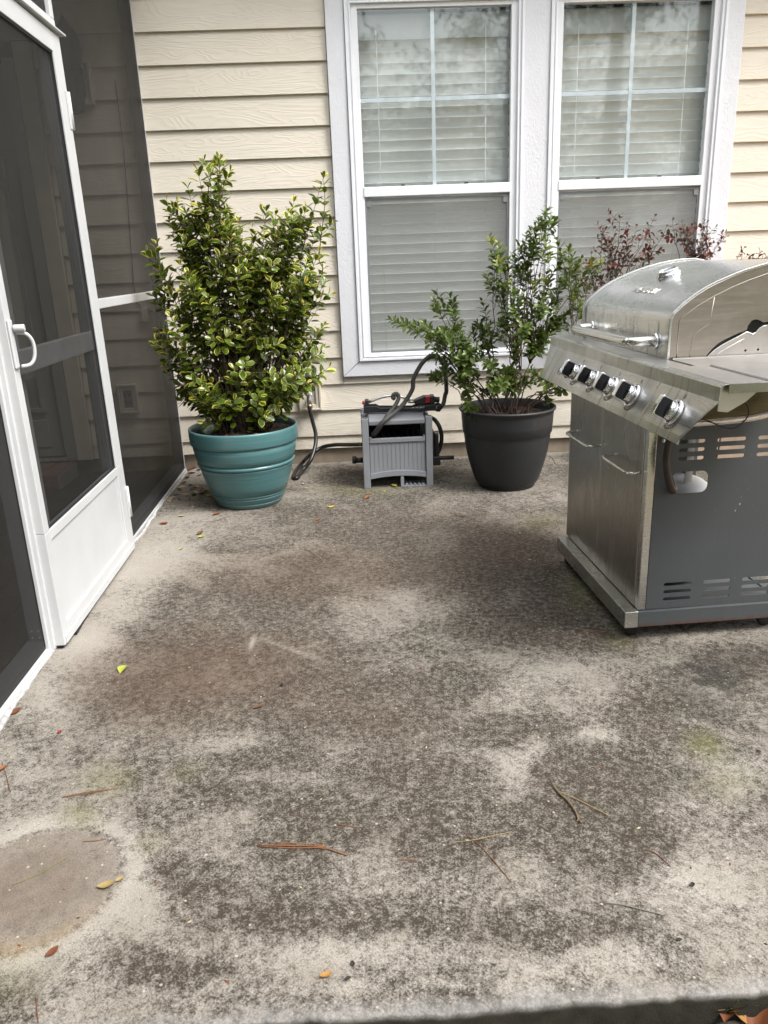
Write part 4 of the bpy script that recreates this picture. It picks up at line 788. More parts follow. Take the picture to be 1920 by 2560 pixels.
mb = MB(); mb.box(.010, .016, -.1055, -.1005, .43, 2.06); mb.box(.010, .016, -.9545, -.949, .43, 2.06); mb.box(.010, .016, -.949, -.1055, 2.054, 2.061); mb.box(.010, .016, -.949, -.1055, .4285, .435)
mb.build('spline_bead', M['spline'], door, 0, 2, True)
for (a, b) in ((1.804, 1.942), (.168, .312)):
    MB().tube([(.022, .004, a), (.022, .004, b)], .009, 10).build('hinge', M['alu_white'], door, 0, 2, True)
    DB('hinge_leaf', 'alu_white', .0225, .026, -.030, -.006, a, b, bevel=.001)
mb = MB(); mb.box(.022, .030, -.997, -.966, .975, 1.125); mb.build('handle_plate', M['alu_white'], door, .004, 3, True)
MB().tube([(.034, -.975, 1.098), (.066, -.970, 1.098)], .0115, 14).build('lock_button', M['alu_white'], door, .002, 2, True)
MB().tube(spline([(.034, -.965, 1.085), (.062, -.955, 1.078), (.074, -.945, 1.05), (.072, -.945, 1.01), (.060, -.955, .985), (.036, -.972, .980)], 5), .0058, 8).build('pull_handle', M['alu_white'], door, 0, 2, True)

# ================================================================== PLANTERS
def soil_disc(parent, c, r, z, mat='soil'):
    mb = MB(); n = 40; rings = 12; mb.v.append((c[0], c[1], z+.012))
    for k in range(1, rings+1):
        for i in range(n):
            a = 2*math.pi*i/n; q = r*k/rings
            mb.v.append((c[0]+q*math.cos(a), c[1]+q*math.sin(a), z+.012*(1-(k/rings)**2)+rnd.uniform(-.006, .006)))
    for i in range(n): mb.f.append((0, 1+i, 1+(i+1) % n)); mb.m.append(0); mb.sm.append(False)
    for k in range(rings-1):
        for i in range(n):
            a = 1+k*n; mb.f.append((a+i, a+n+i, a+n+(i+1) % n, a+(i+1) % n)); mb.m.append(0); mb.sm.append(False)
    # mulch chips
    for q in range(260):
        a = rnd.uniform(0, 6.283); d = r*.95*math.sqrt(rnd.random()); x, y = c[0]+d*math.cos(a), c[1]+d*math.sin(a); zz = z+.012*(1-(d/r)**2)+.003
        L = rnd.uniform(.006, .018); b = rnd.uniform(0, 3.14); dx, dy = L*math.cos(b), L*math.sin(b); w2 = .35
        mb.add([(x-dx, y-dy, zz), (x-dy*w2, y+dx*w2, zz+.003), (x+dx, y+dy, zz+rnd.uniform(.0, .012)), (x+dy*w2, y-dx*w2, zz+.004)], [(0, 1, 2, 3)])
    o = mb.build('soil', M[mat], parent); o['kind'] = 'stuff'; return o
TC = (-.627, 4.228)
tp = thing('planter', 'large teal glazed round planter with ribbed bands by the porch corner', 'planter', (TC[0], TC[1], 0))
def groove(prof, zs):
    return prof
prof = [(.160, .0), (.174, .002), (.180, .010), (.187, .022), (.1895, .026), (.1845, .029), (.1845, .031), (.191, .034), (.1935, .038), (.2005, .054), (.2035, .058), (.1985, .061), (.1985, .063), (.205, .066), (.2075, .071), (.2085, .073), (.2045, .0755), (.2045, .0775), (.2115, .080), (.226, .12), (.241, .165), (.252, .205), (.257, .222), (.2595, .226), (.2535, .229), (.2535, .232), (.2635, .235), (.2675, .242), (.2655, .249), (.2575, .252), (.2575, .255), (.2650, .258), (.273, .285), (.279, .315), (.284, .342), (.2795, .346), (.2795, .350), (.2905, .353), (.2935, .362), (.296, .39), (.2965, .420), (.2965, .430), (.293, .436), (.287, .436), (.282, .431), (.279, .400), (.275, .38)]
MB().lathe(prof, 72, (TC[0], TC[1], 0), None, True, False).build('pot', M['teal'], tp)
soil_disc(tp, TC, .279, .395)
BC = (.845, 4.330)
bp = thing('planter', 'charcoal plastic round planter beside the grey hose box', 'planter', (BC[0], BC[1], 0))
prof = [(.150, .0), (.160, .001), (.163, .012), (.161, .016), (.168, .020), (.180, .035), (.195, .075), (.209, .12), (.221, .165), (.230, .205), (.238, .25), (.2425, .29), (.245, .312), (.2485, .316), (.251, .318), (.255, .37), (.2585, .42), (.260, .440), (.270, .444), (.272, .450), (.2705, .457), (.264, .459), (.258, .455), (.253, .42), (.248, .39)]
MB().lathe(prof, 72, (BC[0], BC[1], 0)).build('pot', M['blackpot'], bp)
soil_disc(bp, BC, .251, .405)
NC = (1.72, 4.74)
np_ = thing('planter', 'plain dark nursery pot of the red-leaved bush behind the grill', 'planter', (NC[0], NC[1], 0))
MB().lathe([(.13, 0), (.14, .004), (.17, .25), (.185, .252), (.187, .28), (.178, .282), (.165, .25)], 32, (NC[0], NC[1], 0)).build('pot', M['black_plastic'], np_)
soil_disc(np_, NC, .166, .24)

# ------------------------------------------------------------------ leaves
def leaf_mesh(name, mats, shape, inner=.7, fold=.18, curl=.25, seed=0):
    """unit leaf along +Y, width on X, upper side +Z; rim faces take the second material"""
    mb = MB(); K = len(shape)-1
    for i, (t, w_) in enumerate(shape):
        z = curl*(-.5*t*t+.1*t)
        for s_ in (-1, -inner, 0, inner, 1):
            mb.v.append((s_*w_, t, z+fold*abs(s_)*w_+.012*math.sin(9*t+seed+s_)))
    for i in range(K):
        for k in range(4):
            a = i*5+k; mb.f.append((a, a+1, a+6, a+5)); mb.m.append(1 if k in (0, 3) else 0); mb.sm.append(True)
    return mb.mesh(name, mats)
OV = [(0, .012), (.1, .085), (.3, .20), (.55, .275), (.76, .255), (.92, .13), (1, .012)]
LA = [(0, .01), (.12, .085), (.35, .18), (.58, .215), (.8, .15), (1, .006)]
EU = [leaf_mesh('euonymus_leaf', [M['leaf_g'], M['leaf_y']], OV, q, f_, c_, i) for i, (q, f_, c_) in enumerate([(.90, .25, .2), (.82, .35, .4), (.55, .3, .15), (.25, .4, .3), (.94, .15, .5)])]
DK = [leaf_mesh('azalea_leaf', [M['leaf_d'], M['leaf_d']], LA, .6, .3, .3, 0), leaf_mesh('azalea_leaf', [M['leaf_d'], M['leaf_d']], OV, .6, .4, .5, 2), leaf_mesh('azalea_leaf', [M['leaf_l'], M['leaf_l']], LA, .6, .3, .2, 1)]
RD = [leaf_mesh('red_leaf', [M['leaf_r'], M['leaf_r']], OV, .6, .3, .4, 0), leaf_mesh('red_leaf', [M['leaf_rg'], M['leaf_rg']], OV, .6, .2, .3, 1), leaf_mesh('red_leaf', [M['leaf_r'], M['leaf_rg']], LA, .6, .3, .5, 3)]
CAMP = Vector((0, 0, 1.25))
def leaf_mat(p, d, nrm, L):
    y = d.normalized(); z = nrm-y*nrm.dot(y)
    z = z.normalized() if z.length > 1e-5 else y.orthogonal().normalized()
    x = y.cross(z); m_ = frame_mat(p, x*L, y*L, z*L); return m_
def place_leaves(root, leaves, variants, nmax=300, partname='leaf'):
    """leaves: list of (matrix, variant). The ones showing largest are parts, the rest one mass."""
    loc = Vector(ORG[root.name]); inv = Matrix.Translation(-loc)
    def key(q):
        p = q[0].translation; area = q[0].col[1].to_3d().length
        return (p-CAMP).length-4*area
    leaves = sorted(leaves, key=key)
    for mtx, v in leaves[:nmax]: inst(partname, variants[v], root, mw=inv @ mtx)
    rest = leaves[nmax:]
    if rest:
        mats = []; data = []
        for me in variants:
            base = []
            for mm in me.materials:
                if mm not in mats: mats.append(mm)
                base.append(mats.index(mm))
            co = np.array([v.co[:] for v in me.vertices]); fa = np.array([p.vertices[:] for p in me.polygons]); mi = np.array([base[p.material_index] for p in me.polygons]); data.append((co, fa, mi))
        V, F, MI = [], [], []; o_ = 0
        for mtx, v in rest:
            co, fa, mi = data[v]; A = np.array(inv @ mtx); V.append(co @ A[:3, :3].T+A[:3, 3]); F.append(fa+o_); MI.append(mi); o_ += len(co)
        V = np.concatenate(V); F = np.concatenate(F); MI = np.concatenate(MI)
        me = bpy.data.meshes.new('foliage'); me.from_pydata(V.tolist(), [], F.tolist())
        for mm in mats: me.materials.append(mm)
        me.polygons.foreach_set('material_index', MI.tolist()); me.polygons.foreach_set('use_smooth', [True]*len(F))
        o = bpy.data.objects.new('foliage', me); S.collection.objects.link(o); o.parent = root; o['kind'] = 'stuff'
def rv(s=1.): return Vector((rnd.uniform(-s, s), rnd.uniform(-s, s), rnd.uniform(-s, s)))
def stem_path(p0, p1, bow=.12, n=9, wig=.006):
    p0, p1 = Vector(p0), Vector(p1); out = []
    side = Vector((p1.x-p0.x, p1.y-p0.y, 0))
    c = p0.lerp(p1, .45)-side*bow+Vector((0, 0, .04))
    for i in range(n):
        t = i/(n-1); q = p0*(1-t)**2+c*2*t*(1-t)+p1*t*t
        out.append(q+rv(wig)*(1 if 0 < i < n-1 else 0))
    return out
def along(path, s):
    """point and tangent at arc length s back from the tip"""
    d = 0
    for i in range(len(path)-1, 0, -1):
        L = (path[i]-path[i-1]).length
        if d+L >= s:
            t = (s-d)/L; return path[i].lerp(path[i-1], t), (path[i]-path[i-1]).normalized()
        d += L
    return path[0].copy(), (path[1]-path[0]).normalized()
def plen(path): return sum((path[i+1]-path[i]).length for i in range(len(path)-1))
def leafy(path, leaves, L, run, gap, pick, spread=(45, 75), tipn=4, phase=None, pair=2, grav=.15):
    tot = plen(path); run = min(run, tot*.92); s = .004; ph = rnd.uniform(0, 3.14)
    while s < run:
        p, t = along(path, s); a = t.orthogonal().normalized(); b = t.cross(a)
        for k in range(pair):
            an = ph+k*2*math.pi/pair+rnd.uniform(-.3, .3); rad = a*math.cos(an)+b*math.sin(an)
            sp_ = R(rnd.uniform(*spread))*(.55+.45*min(1, s/.05))
            d = t*math.cos(sp_)+rad*math.sin(sp_)+rv(.12); d.z -= grav*rnd.random()
            nn = t*math.sin(sp_)-rad*math.cos(sp_)+Vector((0, -.30, .40))
            ll = L*rnd.uniform(.72, 1.15)*(.6+.4*min(1, s/.04))
            leaves.append((leaf_mat(p+rad*.002, d, nn, ll), pick(s)))
        s += gap*rnd.uniform(.75, 1.3); ph += math.pi/2+rnd.uniform(-.25, .25)
# ---- variegated euonymus in the teal pot
sh = thing('euonymus_shrub', 'tall bushy shrub with yellow-edged green leaves in the teal planter', 'shrub', (TC[0], TC[1], .40))
def pick_eu(s):
    r_ = rnd.random()
    if s < .025: return 2 if r_ < .4 else (3 if r_ < .55 else (1 if r_ < .8 else 0))
    if s < .09: return 1 if r_ < .42 else (2 if r_ < .55 else (0 if r_ < .9 else 4))
    return 0 if r_ < .45 else (4 if r_ < .8 else (1 if r_ < .97 else 2))
leaves = []; smb = MB()
paths = []
for tip in TIPS1:
    b0 = Vector((TC[0]+rnd.uniform(-.10, .10)+.12*(tip[0]-TC[0]), TC[1]+rnd.uniform(-.09, .09), .40))
    p1 = Vector(tip); p1.y = TC[1]+(p1.y-4.22)*1.0
    paths.append((stem_path(b0, p1, .10, 10, .005), .0042))
for sp_ in SPIKES1:
    paths.append((spline([(TC[0], TC[1], .40)]+sp_, 5), .0045))
for pa, r0 in paths:
    n_ = len(pa); smb.tube(pa, [r0*(1-.75*i/(n_-1)) for i in range(n_)], 5)
    leafy(pa, leaves, .062, .32, .029, pick_eu)
    T_ = plen(pa)
    for q in range(2):                                   # side shoots
        s = rnd.uniform(.06, min(.42, T_*.75)); p, t = along(pa, s)
        rad = rv(); rad = (rad-t*rad.dot(t)).normalized(); d = (t*.75+rad*.8).normalized(); L_ = rnd.uniform(.05, .12)
        q_ = [p, p+d*L_*.5+Vector((0, 0, .004)), p+d*L_+Vector((0, 0, .014))]
        if (q_[2].z) < .46: continue
        smb.tube(q_, [.0018, .0015, .001], 4); leafy(q_, leaves, .062, L_*.9, .026, pick_eu)
leaves = [l for l in leaves if l[0].translation.z > (.45 if rnd.random() < .7 else .42)]
smb.build('stems', M['stem'], sh)
place_leaves(sh, leaves, EU)
print('euonymus leaves', len(leaves))
# ---- azalea in the black pot
az = thing('azalea_shrub', 'open dark-green small-leaved shrub in the charcoal planter', 'shrub', (BC[0], BC[1], .40))
leaves = []; smb = MB()
def pick_dk(s, lime=[0]):
    r_ = rnd.random(); return 2 if (lime[0] and s < .05 and r_ < .75) else (0 if r_ < .6 else 1)
hub = []
for k in range(26):
    u_ = -1+2*(k+.5)/26; p1 = Vector((BC[0]+.33*u_+rnd.uniform(-.05, .05)+.02, BC[1]+rnd.uniform(-.11, .11), .50+rnd.uniform(.0, .26)*(1-.5*abs(u_))))
    b0 = Vector((BC[0]+.10*u_+rnd.uniform(-.02, .02), BC[1]+rnd.uniform(-.06, .06), .40))
    pa = stem_path(b0, p1, rnd.uniform(-.1, .3), 8, .010); smb.tube(pa, [.0048*(1-.5*k_/7) for k_ in range(8)], 5); hub.append(p1)
for i, tip in enumerate(TIPS2):
    p1 = Vector(tip)
    cand = [h for h in hub if h.z < p1.z-.04] or hub
    b0 = min(cand, key=lambda h: (h-p1).length*(1+.25*rnd.random()))+rv(.006)
    pa = stem_path(b0, p1, rnd.uniform(-.1, .25), 8, .011)
    smb.tube(pa, [.0030*(1-.70*k/7) for k in range(8)], 5)
    lm = [1] if (35 <= i <= 36 or 30 <= i <= 32 or i in (8, 9)) and p1.x > 1.0 or i in (8, 9) else [0]
    pk_ = lambda s, lm=lm: pick_dk(s, lm)
    leafy(pa, leaves, .048, .13, .0145, pk_, (40, 80), pair=2, grav=.1)
    T_ = plen(pa)
    for q in range(2):
        s = rnd.uniform(.05, max(.06, min(.30, T_*.65))); p, t = along(pa, s); rad = rv(); rad = (rad-t*rad.dot(t)).normalized()
        d = (t*.9+rad*.7).normalized(); L_ = rnd.uniform(.035, .09); q_ = [p, p+d*L_*.5, p+d*L_+Vector((0, 0, .012))]
        smb.tube(q_, [.0017, .0013, .0009], 4); leafy(q_, leaves, .044, .06, .0115, pk_, (40, 85), pair=2, grav=.1)
leaves = [l for l in leaves if l[0].translation.z > .36]
smb.build('stems', M['stem_r'], az)
place_leaves(az, leaves, DK)
print('azalea leaves', len(leaves))
# ---- red leaved bush behind the grill
def redbush(name, label, loc, base, tips, n):
    rb = thing(name, label, 'bush', loc)
    leaves = []; smb = MB()
    mx_ = sum(q[0] for q in tips)/len(tips); mz_ = min(q[2] for q in tips)-.10
    hubs = [Vector((mx_+(k-1.5)*.07+rnd.uniform(-.03, .03), base[1]+rnd.uniform(-.06, .06), mz_-rnd.uniform(0, .2))) for k in range(4)]
    for hb_ in hubs: smb.tube(stem_path(base, hb_, .1, 8, .008), .0045, 5)
    for tip in tips:
        p1 = Vector(tip); b0 = hubs[rnd.randrange(len(hubs))]+rv(.03)
        pa = stem_path(b0, p1, rnd.uniform(-.25, .25), 10, .010); smb.tube(pa, [.0030*(1-.7*k/9) for k in range(10)], 5)
        pk_ = lambda s: 0 if rnd.random() < .48 else (1 if rnd.random() < .6 else 2)
        leafy(pa, leaves, .036, .07, .026, pk_, (45, 85), pair=2, grav=.35)
        T_ = plen(pa)
        for q in range(n):
            s = rnd.uniform(.04, min(.34, T_*.5)); p, t = along(pa, s); rad = rv(); rad = (rad-t*rad.dot(t)).normalized()
            d = (t*.7+rad*.8).normalized(); L_ = rnd.uniform(.05, .11); q_ = [p, p+d*L_*.5, p+d*L_]
            smb.tube(q_, [.0014, .0011, .0008], 4); leafy(q_, leaves, .036, L_*.85, .022, pk_, (45, 85), pair=2, grav=.35)
    smb.build('stems', M['stem_r'], rb); place_leaves(rb, leaves, RD)
redbush('red_bush', 'wiry red and bronze leaved bush behind the grill hood, before the right window', (NC[0], NC[1], .24), (NC[0], NC[1], .24), TIPS3, 2)
redbush('red_bush', 'smaller sparse red-leaved bush in front of the right window trim', (2.02, 4.78, 0), (2.02, 4.78, -.01), TIPS4, 2)
redbush('red_bush', 'few thin red twigs rising at the right photo edge before the siding', (2.30, 4.82, -.115), (2.30, 4.82, -.115), TIPS5, 1)
# leaf remains on the teal pot's soil
def dry_leaf_mesh(kind, seed):
    rr = random.Random(seed); w_ = rr.uniform(.20, .33); cu = rr.uniform(-.15, .85); fo = rr.uniform(.1, .7)
    sh_ = [(0, .012), (.12, w_*.45), (.32, w_*.9), (.55, w_), (.8, w_*.62), (1, .01)]
    mb = MB(); K = len(sh_)-1
    for i, (t, q) in enumerate(sh_):
        for s_ in (-1, -.5, 0, .5, 1):
            mb.v.append((s_*q, t-.5, .03+abs(s_)**1.5*q*fo+cu*(t-.5)**2*.9+rr.uniform(-.015, .015)))
    for i in range(K):
        for k in range(4): a = i*5+k; mb.f.append((a, a+1, a+6, a+5)); mb.m.append(0); mb.sm.append(True)
    mb.tube([(0, -.5, .03), (0, -.72, .05)], .012, 4, False)
    return mb.mesh('leaf', M['dry_'+kind])
def drop(name, me, x, y, z, size, label, cat, group=None, tilt=.25):
    o = bpy.data.objects.new(name, me); S.collection.objects.link(o); o.location = (x, y, z); o.scale = (size,)*3
    o.rotation_euler = (rnd.uniform(-tilt, tilt), rnd.uniform(-tilt, tilt), rnd.uniform(0, 6.28)); tag(o, label, cat, group); return o
for k in range(9):
    a = rnd.uniform(3.4, 6.1); d = rnd.uniform(.08, .24); kk = rnd.choice(['cream', 'cream', 'brown', 'rust'])
    drop('fallen_leaf', dry_leaf_mesh(kk, 100+k), TC[0]+d*math.cos(a), TC[1]+d*math.sin(a), .412, rnd.uniform(.03, .05), dict(cream='pale cream', brown='dull brown', rust='rust-red')[kk]+' dry leaf lying on the mulch inside the teal planter', 'leaf', kk+' leaves on the teal planter soil', .4)
for i, (xy, kind, size, label, group) in enumerate(LITTER):
    if group: label = dict(cream='pale cream', brown='dull brown', rust='rust-red')[kind]+' '+label; group = kind+' '+group
    drop('fallen_leaf', dry_leaf_mesh(kind, i), xy[0], xy[1], .002, size, label, 'leaf', group, .12 if not group else .35)
for i, (xy, kind, size, label) in enumerate(SOILLEAVES):
    o = drop('fallen_leaf', dry_leaf_mesh(kind, 60+i), xy[0], xy[1], -.048, size*1.25, label, 'leaf', None, .5)
for i, (pts, r_, kind, label, group) in enumerate(NEEDLES):
    lift = r_+.0006+(.0022 if 'crossing' in label or 'lying on' in label or 'crossed' in label else 0)
    path = spline([(x, y, lift) for x, y in pts], 4)
    nm = 'twig' if ('twig' in label or 'stalk' in label or 'stem' in label) else 'pine_needle'
    o0 = Vector(path[0]); mb = MB(); path = [p-o0 for p in path]
    n_ = len(path); mb.tube(path, [r_*.62*(.75+.35*math.sin(3*k/n_)) for k in range(n_)], 6)
    if kind == 'twig' and r_ > .003:
        e_ = path[-1]; t_ = (path[-1]-path[-3]).normalized()
        mb.tube([e_, e_+t_*.014+Vector((.006, .0, .001))], [.0035, .001], 5); mb.tube([e_, e_+t_*.010+Vector((-.006, .003, .003))], [.003, .001], 5)
    if 'bundle' in label and 'longest' in label:
        mb.tube([p+Vector((.0, .004*math.sin(k*.4)+.002, .001)) for k, p in enumerate(path)], r_*.7, 5)
    o = mb.build(nm, M['dry_'+kind]); o.location = o0; tag(o, label, 'twig' if nm == 'twig' else 'pine needle', group)
# small dark and pale crumbs all over: nobody could count them
mb = MB()
for k in range(300):
    x = rnd.uniform(-1.05, 1.6); y = 1.1+3.85*rnd.random()**1.3; s_ = rnd.uniform(.0012, .0032); a = rnd.uniform(0, 6.28); q = rnd.uniform(1, 2.8)
    mb.mi = 0 if rnd.random() < .55 else (1 if rnd.random() < .5 else 2)
    dx, dy = s_*q*math.cos(a), s_*q*math.sin(a); ex, ey = -s_*math.sin(a), s_*math.cos(a)
    mb.add([(x-dx, y-dy, .0003), (x-ex, y-ey, .0003), (x+dx, y+dy, .0003), (x+ex, y+ey, .0003), (x, y, s_*.9)], [(0, 1, 4), (1, 2, 4), (2, 3, 4), (3, 0, 4)])
o = mb.build('debris', [M['dry_dark'], M['dry_cream'], M['dry_rust']]); tag(o, kind='stuff')
# grass tufts in the soil at the lower edge
mb = MB()
for (x0, y0, z0) in [(a[0], a[1], -.1) for a in TUFTS]:
    for k in range(9):
        x, y = x0+rnd.uniform(-.012, .012), y0+rnd.uniform(-.012, .012); hgt = rnd.uniform(.03, .075); lean = rv(.03); lean.z = 0
        p0 = Vector((x, y, SOILZ-.004)); p1 = p0+lean*.4+Vector((0, 0, hgt*.6)); p2 = p0+lean+Vector((0, 0, hgt)); s_ = lean.cross(Vector((0, 0, 1)));
        s_ = (s_.normalized() if s_.length > 1e-5 else Vector((1, 0, 0)))*.0016
        mb.add([p0-s_, p0+s_, p1+s_*.8, p1-s_*.8, p2], [(0, 1, 2, 3), (3, 2, 4)])
o = mb.build('grass', M['grass']); tag(o, kind='stuff')
o = MB().tube(spline(SOILSTALK, 4), .0025, 5).build('dry_stalk', M['dry_straw']); tag(o, 'pale dry grass stalk lying below the front patio edge', 'stalk')
# mottled lump in the teal pot
mb = MB(); K = 12
vs = []
for i in range(K+1):
    t = i/K; r_ = .032*math.sin(math.pi*(.12+.86*t))*(1+.25*math.sin(5*t)); z = .40+.105*t
    for k in range(14):
        a = 2*math.pi*k/14; q = r_*(1+.18*math.sin(3*a+4*t)); vs.append((TC[0]-.185+q*math.cos(a)+.02*t, TC[1]-.10+q*math.sin(a), z))
fs = [(i*14+k, i*14+(k+1) % 14, (i+1)*14+(k+1) % 14, (i+1)*14+k) for i in range(K) for k in range(14)]+[tuple(K*14+k for k in range(14))]
mb.add(vs, fs, True); M['mottle'] = simple('mottled_green_grey', (.10, .125, .085), .35, 0, .9, 45)
o = mb.build('garden_ornament', M['mottle']); tag(o, 'mottled green-grey lump standing at the left rim inside the teal planter', 'ornament')

# ================================================================== HOSE REEL BOX
hx = thing('hose_box', 'grey slatted hose reel box standing against the house wall', 'hose box', (.22, 4.54, 0))
G_ = M['box_grey']
FY, BY = 4.360, 4.73
for (x0, x1, y0, y1) in [(.019, .058, FY, FY+.045), (.384, .423, FY, FY+.045), (.019, .058, BY-.045, BY), (.384, .423, BY-.045, BY)]:
    mb = MB(); mb.box(x0, x1, y0, y1, 0, .412); po = mb.build('corner_post', G_, hx, .004)
    mb = MB(); mb.box(x0+.006, x1-.006, y0+.006, y0+.014, .4121, .4135); mb.build('post_slot', M['box_dark'], po)
# lid: slightly crowned
prof = [(FY+.012, .370), (FY+.006, .372), (FY+.004, .396), (FY+.012, .401), (FY+.09, .409), (FY+.18, .412), (BY-.06, .408), (BY-.012, .398), (BY-.010, .372)]
MB().loft([(.061, y, z) for y, z in prof][::-1], [(.381, y, z) for y, z in prof][::-1]).build('lid', G_, hx, .004)
MB().box(.0595, .3825, FY+.006, FY+.026, .268, .294).build('top_rail', G_, hx, .003)
for x in (.062, .370): B('rail_clip', G_, hx, x, x+.010, FY+.004, FY+.018, .295, .304)
nsl = 13
for k in range(nsl):
    x0 = .060+(.322/nsl)*k
    B('slat', G_, hx, x0+.0006, x0+.322/nsl-.0006, FY+.014, FY+.022, .085, .267, .0012)
B('slat_backing', M['box_grey'], hx, .059, .383, FY+.0225, FY+.026, .08, .267)
arc = []
for k in range(17):
    t = k/16; x = .0595+.323*t; s_ = 1-(2*t-1)**2; arc.append((x, .086+.016*s_, .055+.014*s_))
for nm, dz0, dz1, y0, y1 in (('arched_rail', 0, 0, FY+.004, FY+.024),):
    mb = MB(); top = [(x, a) for x, a, b in arc]; bot = [(x, b) for x, a, b in arc][::-1]; P_ = top+bot
    mb.loft([(x, y0, z) for x, z in P_][::-1], [(x, y1, z) for x, z in P_][::-1]).build(nm, G_, hx, .002)
B('side_panel', G_, hx, .024, .034, FY+.046, BY-.046, .03, .39); B('side_panel', G_, hx, .408, .418, FY+.046, BY-.046, .03, .39)
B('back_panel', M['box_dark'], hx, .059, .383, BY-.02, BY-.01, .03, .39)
mb = MB(); mb.box(.233, .252, FY+.006, FY+.03, .0, .064); mb.box(.252, .384, FY+.004, FY+.10, .0, .008)
mb.build('tray', G_, hx, .002)
for k in range(5): B('tray_rib', G_, hx, .262+.024*k, .276+.024*k, FY+.012, FY+.09, .0085, .016, .002)
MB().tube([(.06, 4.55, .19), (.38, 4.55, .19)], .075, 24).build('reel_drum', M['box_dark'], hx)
mb = MB()
for k in range(9): mb.lathe([(.098+.011*math.cos(a), .011*math.sin(a)) for a in [2*math.pi*j/6 for j in range(6)]], 20, (.08+.034*k, 4.55, .19), (1, 0, 0), True, True)
mb.build('hose_coil', M['hose_black'], hx)
# crank on the right side
mb = MB(); P_ = [(.424, 4.47, .30), (.424, 4.58, .30), (.424, 4.60, .13), (.424, 4.47, .13)]
mb.loft([(x+.0, y, z) for x, y, z in P_], [(x+.022, y, z) for x, y, z in P_]); mb.build('crank_plate', M['black_plastic'], hx, .006)
MB().box(.447, .470, 4.47, 4.51, .105, .285).build('crank_arm', M['black_plastic'], hx, .006)
MB().box(.432, .478, 4.46, 4.51, .095, .150).build('crank_hub', M['black_plastic'], hx, .006)
MB().tube([(.479, 4.485, .135), (.560, 4.485, .135)], .0125, 16).build('crank_grip', M['black_plastic'], hx, .002)
MB().tube([(-.02, 4.56, .125), (.024, 4.56, .125)], .016, 12).build('inlet', M['black_plastic'], hx)
mb = MB(); mb.lathe([(.021+.003*(k % 2), 0) for k in range(1)]+[(.021, .0), (.024, .004), (.024, .022), (.021, .026)], 12, (-.045, 4.57, .126), (1, 0, 0)); mb.build('inlet_nut', M['black_plastic'], hx)
def hose(name, pts, r, mat, label):
    P_ = spline(pts, 6); o0 = P_[0]; o = MB().tube([p-o0 for p in P_], r, 10).build(name, M[mat]); o.location = o0; tag(o, label, 'hose'); return o
hose('supply_hose', SUPPLY, .0125, 'hose_black', 'black hose looping on the ground from the faucet to the hose box')
hose('leader_hose', LEADER, .0125, 'hose_grey', 'dark grey hose arching from the hose box up into the azalea')
hose('hose_end', CURL, .0115, 'hose_grey', 'dark grey hose end curled into a small hook above the sprinkler')
hose('return_hose', SIDEH, .0125, 'hose_black', 'black hose bowed out along the right post of the hose box')
# ---- sprinkler on the lid
sp = thing('sprinkler', 'black oscillating sprinkler with red dials resting on the hose box lid', 'sprinkler', (.245, 4.53, .414))
K_ = M['black_plastic']
P_ = [(.038, .420), (.455, .416), (.462, .430), (.452, .452), (.36, .452), (.325, .438), (.13, .446), (.112, .457), (.045, .459), (.036, .448)]
MB().loft([(x, 4.500, z) for x, z in P_][::-1], [(x, 4.520, z) for x, z in P_][::-1]).build('front_rail', K_, sp, .003)
MB().loft([(x, 4.575, z) for x, z in P_][::-1], [(x, 4.595, z) for x, z in P_][::-1]).build('rear_rail', K_, sp, .003)
MB().box(.050, .075, 4.521, 4.574, .424, .448).build('end_bar', K_, sp, .003)
MB().box(.046, .070, 4.515, 4.575, .449, .492).build('left_bearing', K_, sp, .005)
MB().tube([(.030, 4.545, .474), (.045, 4.545, .474)], .011, 12).build('dial', M['red'], sp, .002)
arcp = [(.07+.27*t, 4.545, .476+.032*math.sin(math.pi*min(1, t*1.05))) for t in [k/14 for k in range(15)]]
mb = MB(); mb.tube(arcp, .0085, 8); mb.build('spray_tube', M['zinc'], sp)
MB().tube([(.30, 4.54, .470), (.345, 4.54, .466)], .0085, 8).build('tube_end', M['zinc'], sp)
MB().loft([(.338, 4.515, .453), (.338, 4.58, .453), (.338, 4.58, .478), (.338, 4.515, .478)], [(.400, 4.51, .453), (.400, 4.585, .453), (.400, 4.585, .502), (.400, 4.51, .502)]).build('motor_housing', K_, sp, .005)
MB().box(.4005, .428, 4.508, 4.587, .460, .498).build('dial', M['red'], sp, .004)
MB().box(.4285, .455, 4.505, 4.59, .453, .502).build('end_cap', K_, sp, .007)
MB().tube([(.455, 4.545, .475), (.485, 4.545, .472)], .017, 14).build('inlet_nut', K_, sp, .002)
mb = MB()
for k in range(10):
    a = 2*math.pi*k/10; mb.tube([(.468, 4.505+.0, .430), (.480+.004*math.cos(a), 4.505, .430+.02*math.sin(a))], .006, 5)
mb.lathe([(.012, 0), (.026, 0), (.026, .018), (.012, .018)], 18, (.472, 4.52, .432), (0, 1, 0), True, True); mb.build('hose_coupling', K_, sp)
tm = text_mesh('lettering', 'HUSKY', .0135, M['white'], .0003, 0, 1.25)
inst('lettering', tm, sp, mw=Matrix.Translation(-Vector(ORG[sp.name])) @ frame_mat((.366, 4.4975, .4395), (1, 0, 0), (0, 0, 1), (0, -1, 0)))
mb = MB(); mb.add([(.315, 4.4972, .4375), (.326, 4.4972, .4435), (.328, 4.4972, .440), (.333, 4.4972, .4435), (.330, 4.4972, .4375), (.325, 4.4972, .4385)], [(0, 1, 2), (0, 2, 5), (5, 2, 3, 4)]); mb.build('emblem', M['white'], sp)

